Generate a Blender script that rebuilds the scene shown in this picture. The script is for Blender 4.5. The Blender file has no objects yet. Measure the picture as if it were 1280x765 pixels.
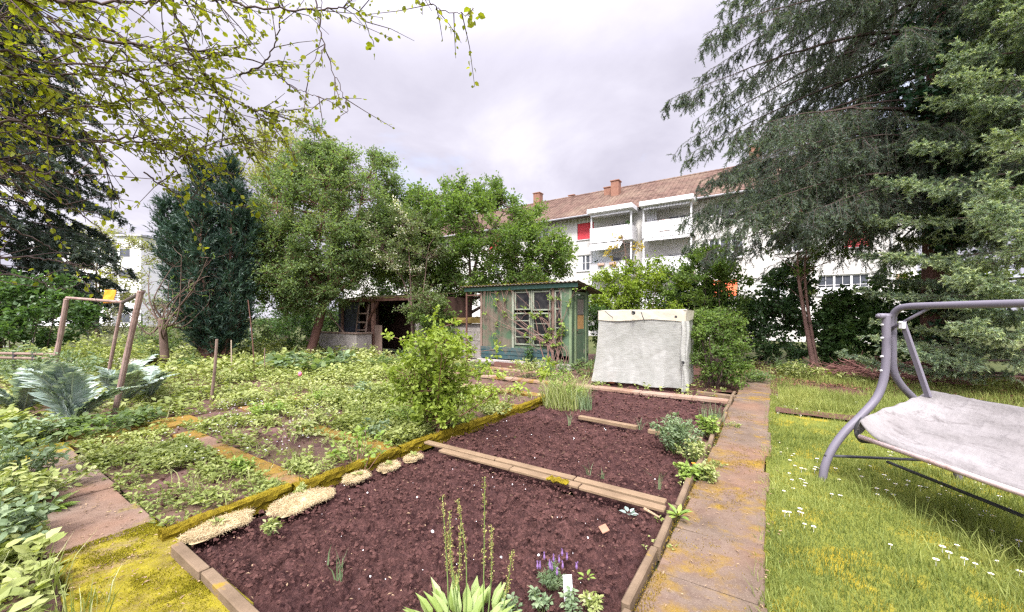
import bpy, math
import numpy as np
from mathutils import Vector

SC = bpy.context.scene
COL = SC.collection
rng = np.random.default_rng(11)
R = math.radians

# ---------------------------------------------------------------- camera
cam_d = bpy.data.cameras.new("camera")
cam = bpy.data.objects.new("camera", cam_d)
COL.objects.link(cam)
cam.location = (0, 0, 1.5)
cam.rotation_euler = (R(90), 0, 0)
cam_d.sensor_width = 36
cam_d.lens = 13.78
cam_d.shift_y = 12.5 / 1280
cam_d.clip_end = 800
cam_d.clip_start = 0.05
SC.camera = cam

# ---------------------------------------------------------------- light
SUN_EL, SUN_AZ = R(52), math.atan2(-0.22, -0.90)      # azimuth measured from +Y towards +X
sd = bpy.data.lights.new("sun", "SUN")
sd.energy = 1.5
sd.angle = R(14)
sd.color = (1.0, 0.955, 0.90)
so = bpy.data.objects.new("sun", sd)
COL.objects.link(so)
sdir = Vector((math.sin(SUN_AZ) * math.cos(SUN_EL), math.cos(SUN_AZ) * math.cos(SUN_EL), math.sin(SUN_EL)))
so.rotation_euler = (-sdir).to_track_quat("-Z", "Y").to_euler()
so.location = (0, 0, 30)

world = bpy.data.worlds.new("World")
SC.world = world
world.use_nodes = True
wn = world.node_tree
for n in list(wn.nodes):
    wn.nodes.remove(n)
def WN(t, **k):
    n = wn.nodes.new(t)
    for a, b in k.items():
        setattr(n, a, b)
    return n
def wmath(op, a, b=None, clamp=False):
    n = WN("ShaderNodeMath", operation=op, use_clamp=clamp)
    for i, x in enumerate((a, b)):
        if x is None: continue
        if isinstance(x, (int, float)): n.inputs[i].default_value = x
        else: wn.links.new(x, n.inputs[i])
    return n.outputs[0]
w_out = WN("ShaderNodeOutputWorld")
w_bg = WN("ShaderNodeBackground")
w_bg.inputs[1].default_value = 0.12
sky = WN("ShaderNodeTexSky", sky_type="NISHITA", sun_disc=False, sun_elevation=SUN_EL, sun_rotation=SUN_AZ)
tc = WN("ShaderNodeTexCoord")
sep = WN("ShaderNodeSeparateXYZ")
wn.links.new(tc.outputs["Generated"], sep.inputs[0])
den = wmath("ADD", wmath("MAXIMUM", sep.outputs[2], 0.0), 0.22)
cx_ = wmath("DIVIDE", sep.outputs[0], den)
cy_ = wmath("DIVIDE", sep.outputs[1], den)
comb = WN("ShaderNodeCombineXYZ")
wn.links.new(cx_, comb.inputs[0]); wn.links.new(cy_, comb.inputs[1])
def wnoise(scale, detail, rough, dist=0.0, off=(0, 0, 0)):
    mp = WN("ShaderNodeMapping")
    mp.inputs["Location"].default_value = off
    wn.links.new(comb.outputs[0], mp.inputs[0])
    n = WN("ShaderNodeTexNoise")
    n.inputs["Scale"].default_value = scale
    n.inputs["Detail"].default_value = detail
    n.inputs["Roughness"].default_value = rough
    n.inputs["Distortion"].default_value = dist
    wn.links.new(mp.outputs[0], n.inputs["Vector"])
    return n.outputs[0]
cr = WN("ShaderNodeValToRGB")
cr.color_ramp.elements[0].position = 0.30
cr.color_ramp.elements[0].color = (1.22, 1.17, 1.42, 1)
cr.color_ramp.elements[1].position = 0.70
cr.color_ramp.elements[1].color = (2.12, 2.06, 2.26, 1)
e = cr.color_ramp.elements.new(0.5); e.color = (1.62, 1.56, 1.82, 1)
wn.links.new(wnoise(1.15, 8, 0.56, 0.35, (3.1, 1.4, 0)), cr.inputs[0])
# the overcast layer is brighter overhead than near the horizon
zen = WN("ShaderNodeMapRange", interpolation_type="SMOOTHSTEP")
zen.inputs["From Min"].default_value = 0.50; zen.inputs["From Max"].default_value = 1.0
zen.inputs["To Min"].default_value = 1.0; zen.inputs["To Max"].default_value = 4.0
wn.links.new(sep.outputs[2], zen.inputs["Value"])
# and an added bright lobe behind the camera, round the sun, lighting tree fronts
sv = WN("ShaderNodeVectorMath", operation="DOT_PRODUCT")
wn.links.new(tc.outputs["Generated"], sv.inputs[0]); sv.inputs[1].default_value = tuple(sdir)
fill_glow = wmath("MULTIPLY", wmath("POWER", wmath("MAXIMUM", sv.outputs["Value"], 0.0), 3.0), 4.0)
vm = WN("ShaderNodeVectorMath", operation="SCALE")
wn.links.new(cr.outputs[0], vm.inputs[0]); wn.links.new(wmath("ADD", zen.outputs[0], fill_glow), vm.inputs["Scale"])
gap = WN("ShaderNodeMapRange")
gap.inputs["From Min"].default_value = 0.57; gap.inputs["From Max"].default_value = 0.72
gap.inputs["To Max"].default_value = 0.35
wn.links.new(wnoise(1.3, 6, 0.55, 0.2, (7.7, 2.2, 0)), gap.inputs["Value"])
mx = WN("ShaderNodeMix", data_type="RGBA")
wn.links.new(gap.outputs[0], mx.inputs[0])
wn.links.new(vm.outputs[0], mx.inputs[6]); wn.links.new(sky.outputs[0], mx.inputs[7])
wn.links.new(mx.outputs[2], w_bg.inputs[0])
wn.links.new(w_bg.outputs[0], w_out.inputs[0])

SC.view_settings.view_transform = "Standard"
SC.view_settings.look = "None"
SC.view_settings.exposure = 2.15
SC.view_settings.gamma = 1.0
SC.view_settings.use_curve_mapping = False
SC.render.engine = "CYCLES"
SC.cycles.max_bounces = 10
SC.cycles.diffuse_bounces = 6
SC.cycles.transmission_bounces = 6
SC.cycles.transparent_max_bounces = 12
SC.cycles.use_denoising = False
SC.cycles.use_adaptive_sampling = False
SC.cycles.filter_width = 1.35
SC.cycles.caustics_reflective = False
SC.cycles.caustics_refractive = False
SC.cycles.sample_clamp_indirect = 8

# ---------------------------------------------------------------- frames of reference
FPX, HY = 490.0, 395.0
U2 = np.array([0.5527, 0.8334]); V2 = np.array([0.8334, -0.5527])   # garden axes: t along the path, s to its right
UX = np.array([U2[0], U2[1], 0.0]); VX = np.array([V2[0], V2[1], 0.0]); ZX = np.array([0, 0, 1.0])
def W(s, t, z=0.0):
    return np.array([V2[0] * s + U2[0] * t, V2[1] * s + U2[1] * t, z])
def WA(s, t, z):
    s, t, z = np.broadcast_arrays(np.asarray(s, float), np.asarray(t, float), np.asarray(z, float))
    return np.stack([V2[0] * s + U2[0] * t, V2[1] * s + U2[1] * t, z], -1)
def at(px, py, Y):
    return np.array([(px - 640) / FPX * Y, Y, 1.5 + (HY - py) / FPX * Y])
def gp(px, py, z=0.0):
    Y = FPX * (1.5 - z) / (py - HY)
    return np.array([(px - 640) / FPX * Y, Y, z])
def nrm(a):
    a = np.asarray(a, float)
    return a / np.maximum(np.linalg.norm(a, axis=-1, keepdims=True), 1e-9)

# ---------------------------------------------------------------- noise
_T = np.random.default_rng(5).random((256, 256))
def vn(x, y, seed=0):
    x = np.asarray(x, float) + seed * 17.31; y = np.asarray(y, float) + seed * 9.77
    xi = np.floor(x).astype(int); yi = np.floor(y).astype(int)
    fx = x - xi; fy = y - yi
    fx = fx * fx * (3 - 2 * fx); fy = fy * fy * (3 - 2 * fy)
    a = _T[xi & 255, yi & 255]; b = _T[(xi + 1) & 255, yi & 255]
    c = _T[xi & 255, (yi + 1) & 255]; d = _T[(xi + 1) & 255, (yi + 1) & 255]
    return a + (b - a) * fx + (c - a) * fy + (a - b - c + d) * fx * fy
def fbm(x, y, o=4, seed=0):
    r = 0; a = 0.5; f = 1
    for i in range(o):
        r = r + a * vn(np.asarray(x) * f, np.asarray(y) * f, seed + i * 3); a *= 0.5; f *= 2.03
    return r

# ---------------------------------------------------------------- mesh accumulator
class G:
    def __init__(s):
        s.V = []; s.Q = []; s.T = []; s.Rn = []; s.n = 0
    def add(s, V, Q=None, T=None, r=0.5):
        V = np.asarray(V, float).reshape(-1, 3)
        s.V.append(V)
        s.Rn.append(np.broadcast_to(np.asarray(r, float), (len(V),)).copy())
        if Q is not None and len(Q): s.Q.append(np.asarray(Q, int).reshape(-1, 4) + s.n)
        if T is not None and len(T): s.T.append(np.asarray(T, int).reshape(-1, 3) + s.n)
        s.n += len(V)
        return s
    def box(s, c, ax, ay, az, hx, hy, hz, b=0.004, r=0.5):
        c = np.asarray(c, float); A = np.array([ax, ay, az], float); h = np.array([hx, hy, hz], float)
        b = min(b, 0.45 * h.min())
        vid = {}; V = []
        for sx in (-1, 1):
            for sy in (-1, 1):
                for sz in (-1, 1):
                    sg = np.array([sx, sy, sz])
                    for k in range(3):
                        l = (h - b) * sg; l[k] = h[k] * sg[k]
                        vid[(sx, sy, sz, k)] = len(V); V.append(c + l @ A)
        Q = []; T = []
        for k in range(3):
            i, j = [q for q in range(3) if q != k]
            for sg in (-1, 1):
                f = []
                for (a, bb) in ((-1, -1), (1, -1), (1, 1), (-1, 1)):
                    t = [0, 0, 0]; t[k] = sg; t[i] = a; t[j] = bb
                    f.append(vid[(*t, k)])
                Q.append(f)
            for a in (-1, 1):
                for bb in (-1, 1):
                    f = []
                    for e_ in (-1, 1):
                        t = [0, 0, 0]; t[k] = e_; t[i] = a; t[j] = bb
                        f.append((vid[(*t, i)], vid[(*t, j)]))
                    Q.append([f[0][0], f[0][1], f[1][1], f[1][0]])
        for sx in (-1, 1):
            for sy in (-1, 1):
                for sz in (-1, 1):
                    T.append([vid[(sx, sy, sz, k)] for k in range(3)])
        return s.add(V, Q, T, r)
    def st(s, s0, s1, t0, t1, z0, z1, b=0.004, r=0.5):       # box in garden axes
        return s.box(W((s0 + s1) / 2, (t0 + t1) / 2, (z0 + z1) / 2), VX, UX, ZX, abs(s1 - s0) / 2, abs(t1 - t0) / 2, abs(z1 - z0) / 2, b, r)
    def beam(s, a, b_, w, h, bev=0.004, up=(0, 0, 1), r=0.5):  # bar with a rectangular section
        a = np.asarray(a, float); b_ = np.asarray(b_, float)
        d = b_ - a; L = np.linalg.norm(d); d = d / L
        x = np.cross(d, np.asarray(up, float))
        if np.linalg.norm(x) < 1e-3: x = np.cross(d, (1, 0, 0))
        x = x / np.linalg.norm(x); y = np.cross(x, d)
        return s.box((a + b_) / 2, d, x, y, L / 2, w / 2, h / 2, bev, r)
    def tube(s, P, rad, n=8, cap=True, r=0.5):
        P = np.asarray(P, float); k = len(P)
        rad = np.broadcast_to(np.asarray(rad, float), (k,))
        d = np.gradient(P, axis=0); d = nrm(d)
        ref = np.array([0, 0, 1.0])
        if abs(d[:, 2]).mean() > 0.8: ref = np.array([1.0, 0, 0])
        x = nrm(np.cross(d, ref)); y = np.cross(d, x)
        a = np.linspace(0, 2 * np.pi, n, endpoint=False)
        V = (P[:, None] + rad[:, None, None] * (np.cos(a)[None, :, None] * x[:, None] + np.sin(a)[None, :, None] * y[:, None])).reshape(-1, 3)
        i = np.arange(k - 1)[:, None] * n; j = np.arange(n)[None]; j2 = (j + 1) % n
        Q = np.stack([i + j, i + j2, i + n + j2, i + n + j], -1).reshape(-1, 4)
        T = []
        if cap:
            V = np.vstack([V, P[:1], P[-1:]])
            c0 = k * n; jj = np.arange(n)
            T = np.vstack([np.stack([np.full(n, c0), (jj + 1) % n, jj], -1), np.stack([np.full(n, c0 + 1), (k - 1) * n + jj, (k - 1) * n + (jj + 1) % n], -1)])
        return s.add(V, Q, T, r)
    def twigs(s, A, B, r0, r1):                       # many thin three-sided sticks at once
        A = np.asarray(A, float); B = np.asarray(B, float); m = len(A)
        if m == 0: return s
        d = nrm(B - A); ref = np.where(np.abs(d[:, 2:3]) > 0.8, np.array([[1.0, 0, 0]]), np.array([[0, 0, 1.0]]))
        x = nrm(np.cross(d, ref)); y = np.cross(d, x)
        r0 = np.broadcast_to(np.asarray(r0, float), (m,)); r1 = np.broadcast_to(np.asarray(r1, float), (m,))
        vs = []
        for P, rr in ((A, r0), (B, r1)):
            for k in range(3):
                an = k * 2 * np.pi / 3
                vs.append(P + rr[:, None] * (math.cos(an) * x + math.sin(an) * y))
        V = np.stack(vs, 1).reshape(-1, 3)
        o = np.arange(m)[:, None, None] * 6
        Q = (np.array([[0, 1, 4, 3], [1, 2, 5, 4], [2, 0, 3, 5]])[None] + o).reshape(-1, 4)
        return s.add(V, Q, None, 0.5)
    def grid(s, P, r=0.5, closed=False):               # P (n,m,3)
        n, m = P.shape[:2]
        i = np.arange(n - 1)[:, None]; j = np.arange(m if closed else m - 1)[None]
        j2 = (j + 1) % m
        Q = np.stack([i * m + j, (i + 1) * m + j, (i + 1) * m + j2, i * m + j2], -1).reshape(-1, 4)
        return s.add(P.reshape(-1, 3), Q, None, r)
    def blades(s, P, h, w, lean, r):
        m = len(P)
        a = rng.random(m) * 2 * np.pi; b = rng.random(m) * 2 * np.pi
        sd_ = np.stack([np.cos(a), np.sin(a), np.zeros(m)], -1)
        ln = np.stack([np.cos(b), np.sin(b), np.zeros(m)], -1) * lean[:, None] * h[:, None]
        up = np.array([0, 0, 1.0])
        mid = P + 0.55 * h[:, None] * up + 0.35 * ln
        tip = P + h[:, None] * up * (1 - 0.25 * lean[:, None] ** 2) + ln
        ww = w[:, None] * sd_
        V = np.stack([P - ww, P + ww, mid + 0.7 * ww, mid - 0.7 * ww, tip], 1).reshape(-1, 3)
        o = np.arange(m)[:, None] * 5
        return s.add(V, np.array([0, 1, 2, 3])[None] + o, np.array([3, 2, 4])[None] + o, np.repeat(r, 5))
    def leaves(s, P, D, N, L, Wd, r, kind=4, droop=0.0):
        m = len(P)
        if m == 0: return s
        D = nrm(D); S = nrm(np.cross(D, N)); N = np.cross(S, D)
        L = np.broadcast_to(np.asarray(L, float), (m,)); Wd = np.broadcast_to(np.asarray(Wd, float), (m,)); r = np.broadcast_to(np.asarray(r, float), (m,))
        if kind == 3:
            t = np.array([[-.5, 0, 0], [.5, 0, 0], [0, 1, 0]]); Q = None; T = np.array([[0, 1, 2]])
        elif kind == 4:
            t = np.array([[0, 0, 0], [-.5, .42, .14], [0, 1, -droop], [.5, .42, .14]]); Q = None; T = np.array([[0, 2, 1], [0, 3, 2]])
        else:
            t = np.array([[0, 0, 0], [-.42, .26, .10], [0, .28, 0], [.42, .26, .10], [-.44, .62, .08 - droop * .4], [0, .64, -droop * .4], [.44, .62, .08 - droop * .4], [0, 1, -droop]])
            Q = np.array([[1, 2, 5, 4], [2, 3, 6, 5]]); T = np.array([[0, 2, 1], [0, 3, 2], [4, 5, 7], [5, 6, 7]])
        V = (P[:, None] + t[None, :, :1] * (S * Wd[:, None])[:, None] + t[None, :, 1:2] * (D * L[:, None])[:, None] + t[None, :, 2:] * (N * L[:, None])[:, None]).reshape(-1, 3)
        o = np.arange(m)[:, None, None] * len(t)
        return s.add(V, None if Q is None else (Q[None] + o).reshape(-1, 4), (T[None] + o).reshape(-1, 3), np.repeat(r, len(t)))

ORG = {}
def build(name, g, mat, parent=None, loc=None, smooth=False):
    V = np.vstack(g.V); Q = np.vstack(g.Q) if g.Q else np.zeros((0, 4), int); T = np.vstack(g.T) if g.T else np.zeros((0, 3), int)
    org = ORG[parent.name] if parent is not None else (np.asarray(loc, float) if loc is not None else np.zeros(3))
    V = V - org
    me = bpy.data.meshes.new(name)
    me.vertices.add(len(V)); me.vertices.foreach_set("co", V.astype(np.float32).ravel())
    nl = Q.size + T.size
    me.loops.add(nl); me.loops.foreach_set("vertex_index", np.concatenate([Q.ravel(), T.ravel()]).astype(np.int32))
    me.polygons.add(len(Q) + len(T))
    st = np.concatenate([np.arange(len(Q)) * 4, Q.size + np.arange(len(T)) * 3]).astype(np.int32)
    me.polygons.foreach_set("loop_start", st)
    me.polygons.foreach_set("use_smooth", np.full(len(st), bool(smooth)))
    a = me.attributes.new("rnd", "FLOAT", "POINT"); a.data.foreach_set("value", np.concatenate(g.Rn).astype(np.float32))
    me.update(calc_edges=True)
    me.materials.append(mat)
    o = bpy.data.objects.new(name, me); COL.objects.link(o)
    if parent is not None: o.parent = parent; ORG[o.name] = org
    else: o.location = org; ORG[o.name] = org
    return o
def tag(o, label, cat, group=None):
    o["label"] = label; o["category"] = cat
    if group: o["group"] = group
    return o
def thing(name, label, cat, loc=(0, 0, 0), group=None):
    o = bpy.data.objects.new(name, None); COL.objects.link(o)
    o.empty_display_size = 0.1
    o.location = loc; ORG[o.name] = np.asarray(loc, float)
    return tag(o, label, cat, group)
def struct(o):
    o["kind"] = "structure"; return o
def stuff(o, label, cat):
    o["kind"] = "stuff"; return tag(o, label, cat)
def copy_thing(o, loc, rz=0.0, sc=1.0, label=None):
    c = o.copy(); COL.objects.link(c)
    c.location = loc; c.rotation_euler = (0, 0, rz); c.scale = (sc, sc, sc)
    if label: c["label"] = label
    for ch in list(o.children):
        d = ch.copy(); COL.objects.link(d); d.parent = c
        for g2 in ch.children:
            k = g2.copy(); COL.objects.link(k); k.parent = d
    return c

# ---------------------------------------------------------------- materials
class Mt:
    def __init__(s, name):
        s.m = bpy.data.materials.new(name); s.m.use_nodes = True; s.t = s.m.node_tree
        s.t.nodes.clear(); s.out = s.n("ShaderNodeOutputMaterial"); s.c = s.n("ShaderNodeTexCoord")
    def n(s, t, **k):
        n = s.t.nodes.new(t)
        for a, b in k.items(): setattr(n, a, b)
        return n
    def l(s, a, b): s.t.links.new(a, b)
    def put(s, sock, v):
        if isinstance(v, (int, float)): sock.default_value = v
        elif isinstance(v, tuple): sock.default_value = v if len(v) == 4 or sock.type == "VECTOR" else (*v, 1)
        else: s.l(v, sock)
    def noise(s, scale, detail=4, rough=0.55, stretch=(1, 1, 1), dist=0.0, off=(0, 0, 0)):
        mp = s.n("ShaderNodeMapping"); mp.inputs["Scale"].default_value = stretch; mp.inputs["Location"].default_value = off
        s.l(s.c.outputs["Object"], mp.inputs[0])
        n = s.n("ShaderNodeTexNoise"); n.inputs["Scale"].default_value = scale; n.inputs["Detail"].default_value = detail
        n.inputs["Roughness"].default_value = rough; n.inputs["Distortion"].default_value = dist
        s.l(mp.outputs[0], n.inputs["Vector"])
        return n.outputs[0]
    def ramp(s, f, stops):
        r = s.n("ShaderNodeValToRGB"); els = r.color_ramp.elements
        while len(els) < len(stops): els.new(0.5)
        for e_, (p, c) in zip(els, stops):
            e_.position = p; e_.color = (*c, 1) if isinstance(c, tuple) else (c, c, c, 1)
        s.put(r.inputs[0], f); return r.outputs[0]
    def mix(s, f, a, b, mode="MIX"):
        n = s.n("ShaderNodeMix", data_type="RGBA", blend_type=mode)
        s.put(n.inputs[0], f); s.put(n.inputs[6], a); s.put(n.inputs[7], b); return n.outputs[2]
    def math(s, op, a, b=0.0, clamp=False):
        n = s.n("ShaderNodeMath", operation=op, use_clamp=clamp); s.put(n.inputs[0], a); s.put(n.inputs[1], b); return n.outputs[0]
    def attr(s, name="rnd"):
        return s.n("ShaderNodeAttribute", attribute_name=name).outputs["Fac"]
    def bump(s, h, strength=0.4, dist=0.01):
        b = s.n("ShaderNodeBump"); b.inputs["Strength"].default_value = strength; b.inputs["Distance"].default_value = dist
        s.put(b.inputs["Height"], h); return b.outputs[0]
    def bsdf(s, col, rough=0.7, normal=None, metal=0.0, spec=0.4, **kw):
        p = s.n("ShaderNodeBsdfPrincipled"); s.put(p.inputs["Base Color"], col); s.put(p.inputs["Roughness"], rough)
        p.inputs["Metallic"].default_value = metal; p.inputs["Specular IOR Level"].default_value = spec
        for k, v in kw.items(): s.put(p.inputs[k.replace("_", " ")], v)
        if normal is not None: s.l(normal, p.inputs["Normal"])
        s.l(p.outputs[0], s.out.inputs[0]); return p

def m_rough(name, a, b, scale=3.0, rough=0.8, bscale=40.0, bstr=0.4, stretch=(1, 1, 1), c=None, cscale=8.0, cth=(0.55, 0.7), spec=0.3, metal=0.0, bdist=0.01):
    m = Mt(name)
    col = m.mix(m.ramp(m.noise(scale, 6, 0.6, stretch), [(0.3, 0.0), (0.7, 1.0)]), a, b)
    if c is not None:
        col = m.mix(m.ramp(m.noise(cscale, 6, 0.65, (1, 1, 1), 0.4, (4, 2, 7)), [(cth[0], 0.0), (cth[1], 1.0)]), col, c)
    m.bsdf(col, rough, m.bump(m.noise(bscale, 5, 0.6, stretch), bstr, bdist), metal, spec)
    return m.m
def m_leaf(name, stops, trans=0.35, rough=0.55, spec=0.3, tint=1.0):
    m = Mt(name)
    k = len(stops)
    col = m.ramp(m.attr(), [(i / (k - 1), c) for i, c in enumerate(stops)])
    col = m.mix(0.35, col, m.ramp(m.noise(1.3, 3), [(0.3, (0.25, 0.3, 0.2)), (0.7, (0.95, 0.95, 0.75))]), "SOFT_LIGHT")
    p = m.bsdf(col, rough, None, 0, spec)
    tr = m.n("ShaderNodeBsdfTranslucent"); 
    tcol = m.mix(1.0, col, (1.15 * tint, 1.2 * tint, 0.55, 1), "MULTIPLY")
    m.l(tcol, tr.inputs[0])
    ms = m.n("ShaderNodeMixShader"); ms.inputs[0].default_value = trans
    m.l(p.outputs[0], ms.inputs[1]); m.l(tr.outputs[0], ms.inputs[2]); m.l(ms.outputs[0], m.out.inputs[0])
    return m.m
# ================================================================ THE SETTING
M_soil = Mt("dug_soil")
_h = M_soil.noise(26, 8, 0.68)
_c = M_soil.mix(M_soil.ramp(M_soil.noise(9, 7, 0.65), [(0.32, 0.0), (0.68, 1.0)]), (0.024, 0.0105, 0.0095), (0.152, 0.072, 0.062))
_c = M_soil.mix(M_soil.ramp(M_soil.noise(48, 6, 0.75, off=(1, 7, 2)), [(0.40, 0.55), (0.58, 0.0)]), _c, (0.018, 0.008, 0.0075))
_c = M_soil.mix(M_soil.ramp(M_soil.noise(1.6, 3, 0.5, off=(5, 5, 5)), [(0.38, 0.0), (0.62, 0.45)]), _c, (0.045, 0.019, 0.019))
_c = M_soil.mix(M_soil.ramp(M_soil.noise(120, 3, 0.7, off=(3, 3, 3)), [(0.60, 0.0), (0.72, 1.0)]), _c, (0.15, 0.085, 0.075))
M_soil.bsdf(_c, 0.9, M_soil.bump(M_soil.math("ADD", _h, M_soil.math("MULTIPLY", M_soil.noise(90, 6, 0.7), 0.6)), 1.0, 0.02), 0, 0.15)
M_soil = M_soil.m
M_litter = m_rough("leaf_litter_earth", (0.055, 0.032, 0.026), (0.13, 0.062, 0.045), 4, 0.9, 60, 0.8, c=(0.16, 0.085, 0.055), cscale=22, spec=0.15)
M_weedsoil = m_rough("weedy_earth", (0.065, 0.036, 0.032), (0.15, 0.088, 0.072), 11, 0.9, 55, 0.9, c=(0.10, 0.07, 0.04), cscale=3.0, cth=(0.45, 0.62), spec=0.15)
M_meadow = m_rough("rough_ground", (0.05, 0.065, 0.022), (0.09, 0.10, 0.035), 0.8, 0.9, 30, 0.7, c=(0.08, 0.06, 0.035), cscale=1.2, spec=0.1)
M_lawn = m_rough("mossy_lawn", (0.11, 0.13, 0.025), (0.16, 0.17, 0.03), 1.6, 0.9, 70, 0.8, c=(0.27, 0.21, 0.02), cscale=2.6, cth=(0.50, 0.66), spec=0.1)

def m_slab(name, lo, hi, moss, th0, th1, msc):
    m = Mt(name)
    base = m.mix(m.ramp(m.noise(3.0, 7, 0.65), [(0.3, 0.0), (0.7, 1.0)]), lo, hi)
    base = m.mix(m.ramp(m.noise(1.1, 3, 0.5, off=(9, 1, 4)), [(0.42, 0.0), (0.62, 0.55)]), base, (0.20, 0.105, 0.062))
    rv = m.math("MULTIPLY", m.math("SUBTRACT", m.attr(), 0.5), 0.34)
    f = m.math("ADD", m.noise(msc, 8, 0.68, dist=0.3), rv)
    mk = m.ramp(f, [(th0, 0.0), (th1, 1.0)])
    mc = m.mix(m.ramp(m.noise(14, 5), [(0.3, 0.0), (0.7, 1.0)]), moss[0], moss[1])
    col = m.mix(mk, base, mc)
    col = m.mix(m.ramp(m.noise(6, 8, 0.75, off=(1, 8, 2)), [(0.50, 0.0), (0.72, 0.65)]), col, (0.085, 0.052, 0.04))
    col = m.mix(m.ramp(m.noise(160, 2, 0.6), [(0.58, 0.0), (0.7, 0.4)]), col, (0.33, 0.26, 0.2))
    hgt = m.math("ADD", m.noise(70, 6, 0.7), m.math("MULTIPLY", mk, m.math("MULTIPLY", m.noise(150, 4, 0.6), 1.2)))
    m.bsdf(col, 0.92, m.bump(hgt, 0.8, 0.006), 0, 0.12)
    return m.m
MOSS = ((0.15, 0.125, 0.010), (0.27, 0.23, 0.018))
OCHRE = ((0.17, 0.10, 0.022), (0.24, 0.155, 0.022))
M_path = m_slab("path_slab", (0.092, 0.066, 0.047), (0.17, 0.128, 0.096), OCHRE, 0.54, 0.68, 3.2)
M_mpath = m_slab("mossy_path_slab", (0.12, 0.088, 0.066), (0.20, 0.15, 0.118), MOSS, 0.50, 0.60, 2.2)
M_strip = m_slab("mossy_strip", (0.16, 0.10, 0.07), (0.23, 0.15, 0.10), OCHRE, 0.34, 0.50, 2.4)
M_bare = m_slab("pale_strip", (0.24, 0.165, 0.12), (0.34, 0.25, 0.19), OCHRE, 0.62, 0.72, 2.4)

g = G(); q = 260
g.add([[-q, -q, -0.10], [q, -q, -0.10], [q, q, -0.10], [-q, q, -0.10]], [[0, 1, 2, 3]])
struct(build("ground", g, M_meadow))

def sheet(s0, s1, t0, t1, z, res, amp, fr, seed, rag=0.0):
    ns = max(2, int((s1 - s0) / res)); nt = max(2, int((t1 - t0) / res))
    S, T = np.meshgrid(np.linspace(s0, s1, ns), np.linspace(t0, t1, nt), indexing="ij")
    Z = z + amp * (fbm(S * fr, T * fr, 4, seed) - 0.47)
    return S, T, Z
def patch(name, mat, *a):
    S, T, Z = sheet(*a); g = G(); g.grid(WA(S, T, Z)); return struct(build(name, g, mat, smooth=True))
patch("lawn", M_lawn, -0.05, 9.0, -4.0, 9.0, -0.015, 0.08, 0.06, 1.1, 3)
patch("litter_ground", M_litter, -4.5, 14.0, 9.02, 16.0, -0.03, 0.10, 0.08, 1.4, 5)
patch("weed_ground", M_weedsoil, -8.0, -3.40, 0.98, 9.9, -0.02, 0.028, 0.11, 3.2, 7)
patch("weed_ground", M_weedsoil, -16.0, -8.0, -1.5, 11.0, -0.03, 0.08, 0.08, 1.6, 8)
patch("weed_ground", M_weedsoil, -8.0, -1.8, -2.5, 0.42, -0.03, 0.02, 0.09, 2.6, 9)
patch("weed_ground", M_weedsoil, -8.0, 0.0, 9.9, 15.0, -0.05, 0.10, 0.05, 1.2, 10)

def soil(s0, s1, t0, t1, z, res, seed):
    S, T, Z = sheet(s0, s1, t0, t1, z, res, 0.05, 2.1, seed)
    f1 = fbm(S * 9, T * 9, 4, seed + 2); f2 = fbm(S * 26, T * 26, 3, seed + 4)
    f3 = fbm(S * 4.3, T * 4.3, 3, seed + 6)
    Z = Z - .02 + 0.13 * np.abs(f1 - 0.47) - 0.10 * np.abs(f2 - 0.47) + 0.10 * (f3 - .47) + .05 * (fbm(S * 48, T * 48, 2, seed + 17) - .4) + 0.020 * (vn(S * 55, T * 55, seed) - 0.5)
    e = np.minimum.reduce([S - s0, s1 - S, T - t0, t1 - T])
    Z = Z - 0.05 * np.exp(-e / 0.05)
    # every clod leans its own way, so the surface folds over a little
    S = S + 0.022 * (vn(S * 17, T * 17, seed + 9) - 0.5); T = T + 0.022 * (vn(S * 17, T * 17, seed + 13) - 0.5)
    g = G(); g.grid(WA(S, T, Z))
    return struct(build("soil_bed", g, M_soil, smooth=True))
soil(-3.30, -0.64, 0.90, 3.125, 0.008, 0.0066, 21)
soil(-3.30, -0.64, 3.12, 5.10, 0.008, 0.009, 31)
soil(-3.30, -0.64, 5.08, 7.58, 0.0, 0.017, 41)
soil(-3.30, -0.7, 7.86, 9.0, -0.01, 0.03, 51)
# crumbs and clods lying loose
M_clod = m_rough("soil_clod", (0.028, 0.012, 0.011), (0.125, 0.062, 0.052), 45, 0.95, 120, 0.9, spec=0.1)
def lumps(n, reg, smin, smax, z):
    s = rng.uniform(reg[0], reg[1], n); t = rng.uniform(reg[2], reg[3], n)
    k = smin + (smax - smin) * rng.random(n) ** 5
    base = np.array([[1, 0, 0], [-1, 0, 0], [0, 1, 0], [0, -1, 0], [0, 0, 1], [0, 0, -1]], float)
    F = np.array([[0, 2, 4], [2, 1, 4], [1, 3, 4], [3, 0, 4], [2, 0, 5], [1, 2, 5], [3, 1, 5], [0, 3, 5]])
    mid = np.array([(base[a] + base[b]) / 2 * 1.35 for a in range(6) for b in range(a + 1, 6) if abs(base[a] @ base[b]) < .5])
    pts = np.vstack([base, mid])
    pairs = [(a, b) for a in range(6) for b in range(a + 1, 6) if abs(base[a] @ base[b]) < .5]
    idx = {p: 6 + i for i, p in enumerate(pairs)}
    T = []
    for a, b, c in F:
        ab, bc, ca = idx[tuple(sorted((a, b)))], idx[tuple(sorted((b, c)))], idx[tuple(sorted((c, a)))]
        T += [[a, ab, ca], [ab, b, bc], [ca, bc, c], [ab, bc, ca]]
    T = np.array(T)
    P = pts[None] * (0.5 + 0.9 * rng.random((n, len(pts), 1))) * k[:, None, None] * np.array([1, 1, .75])
    P = P + WA(s, t, z + k * 0.3)[:, None]
    g = G(); g.add(P.reshape(-1, 3), None, (T[None] + np.arange(n)[:, None, None] * len(pts)).reshape(-1, 3), np.repeat(rng.random(n), len(pts)))
    return g
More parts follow.
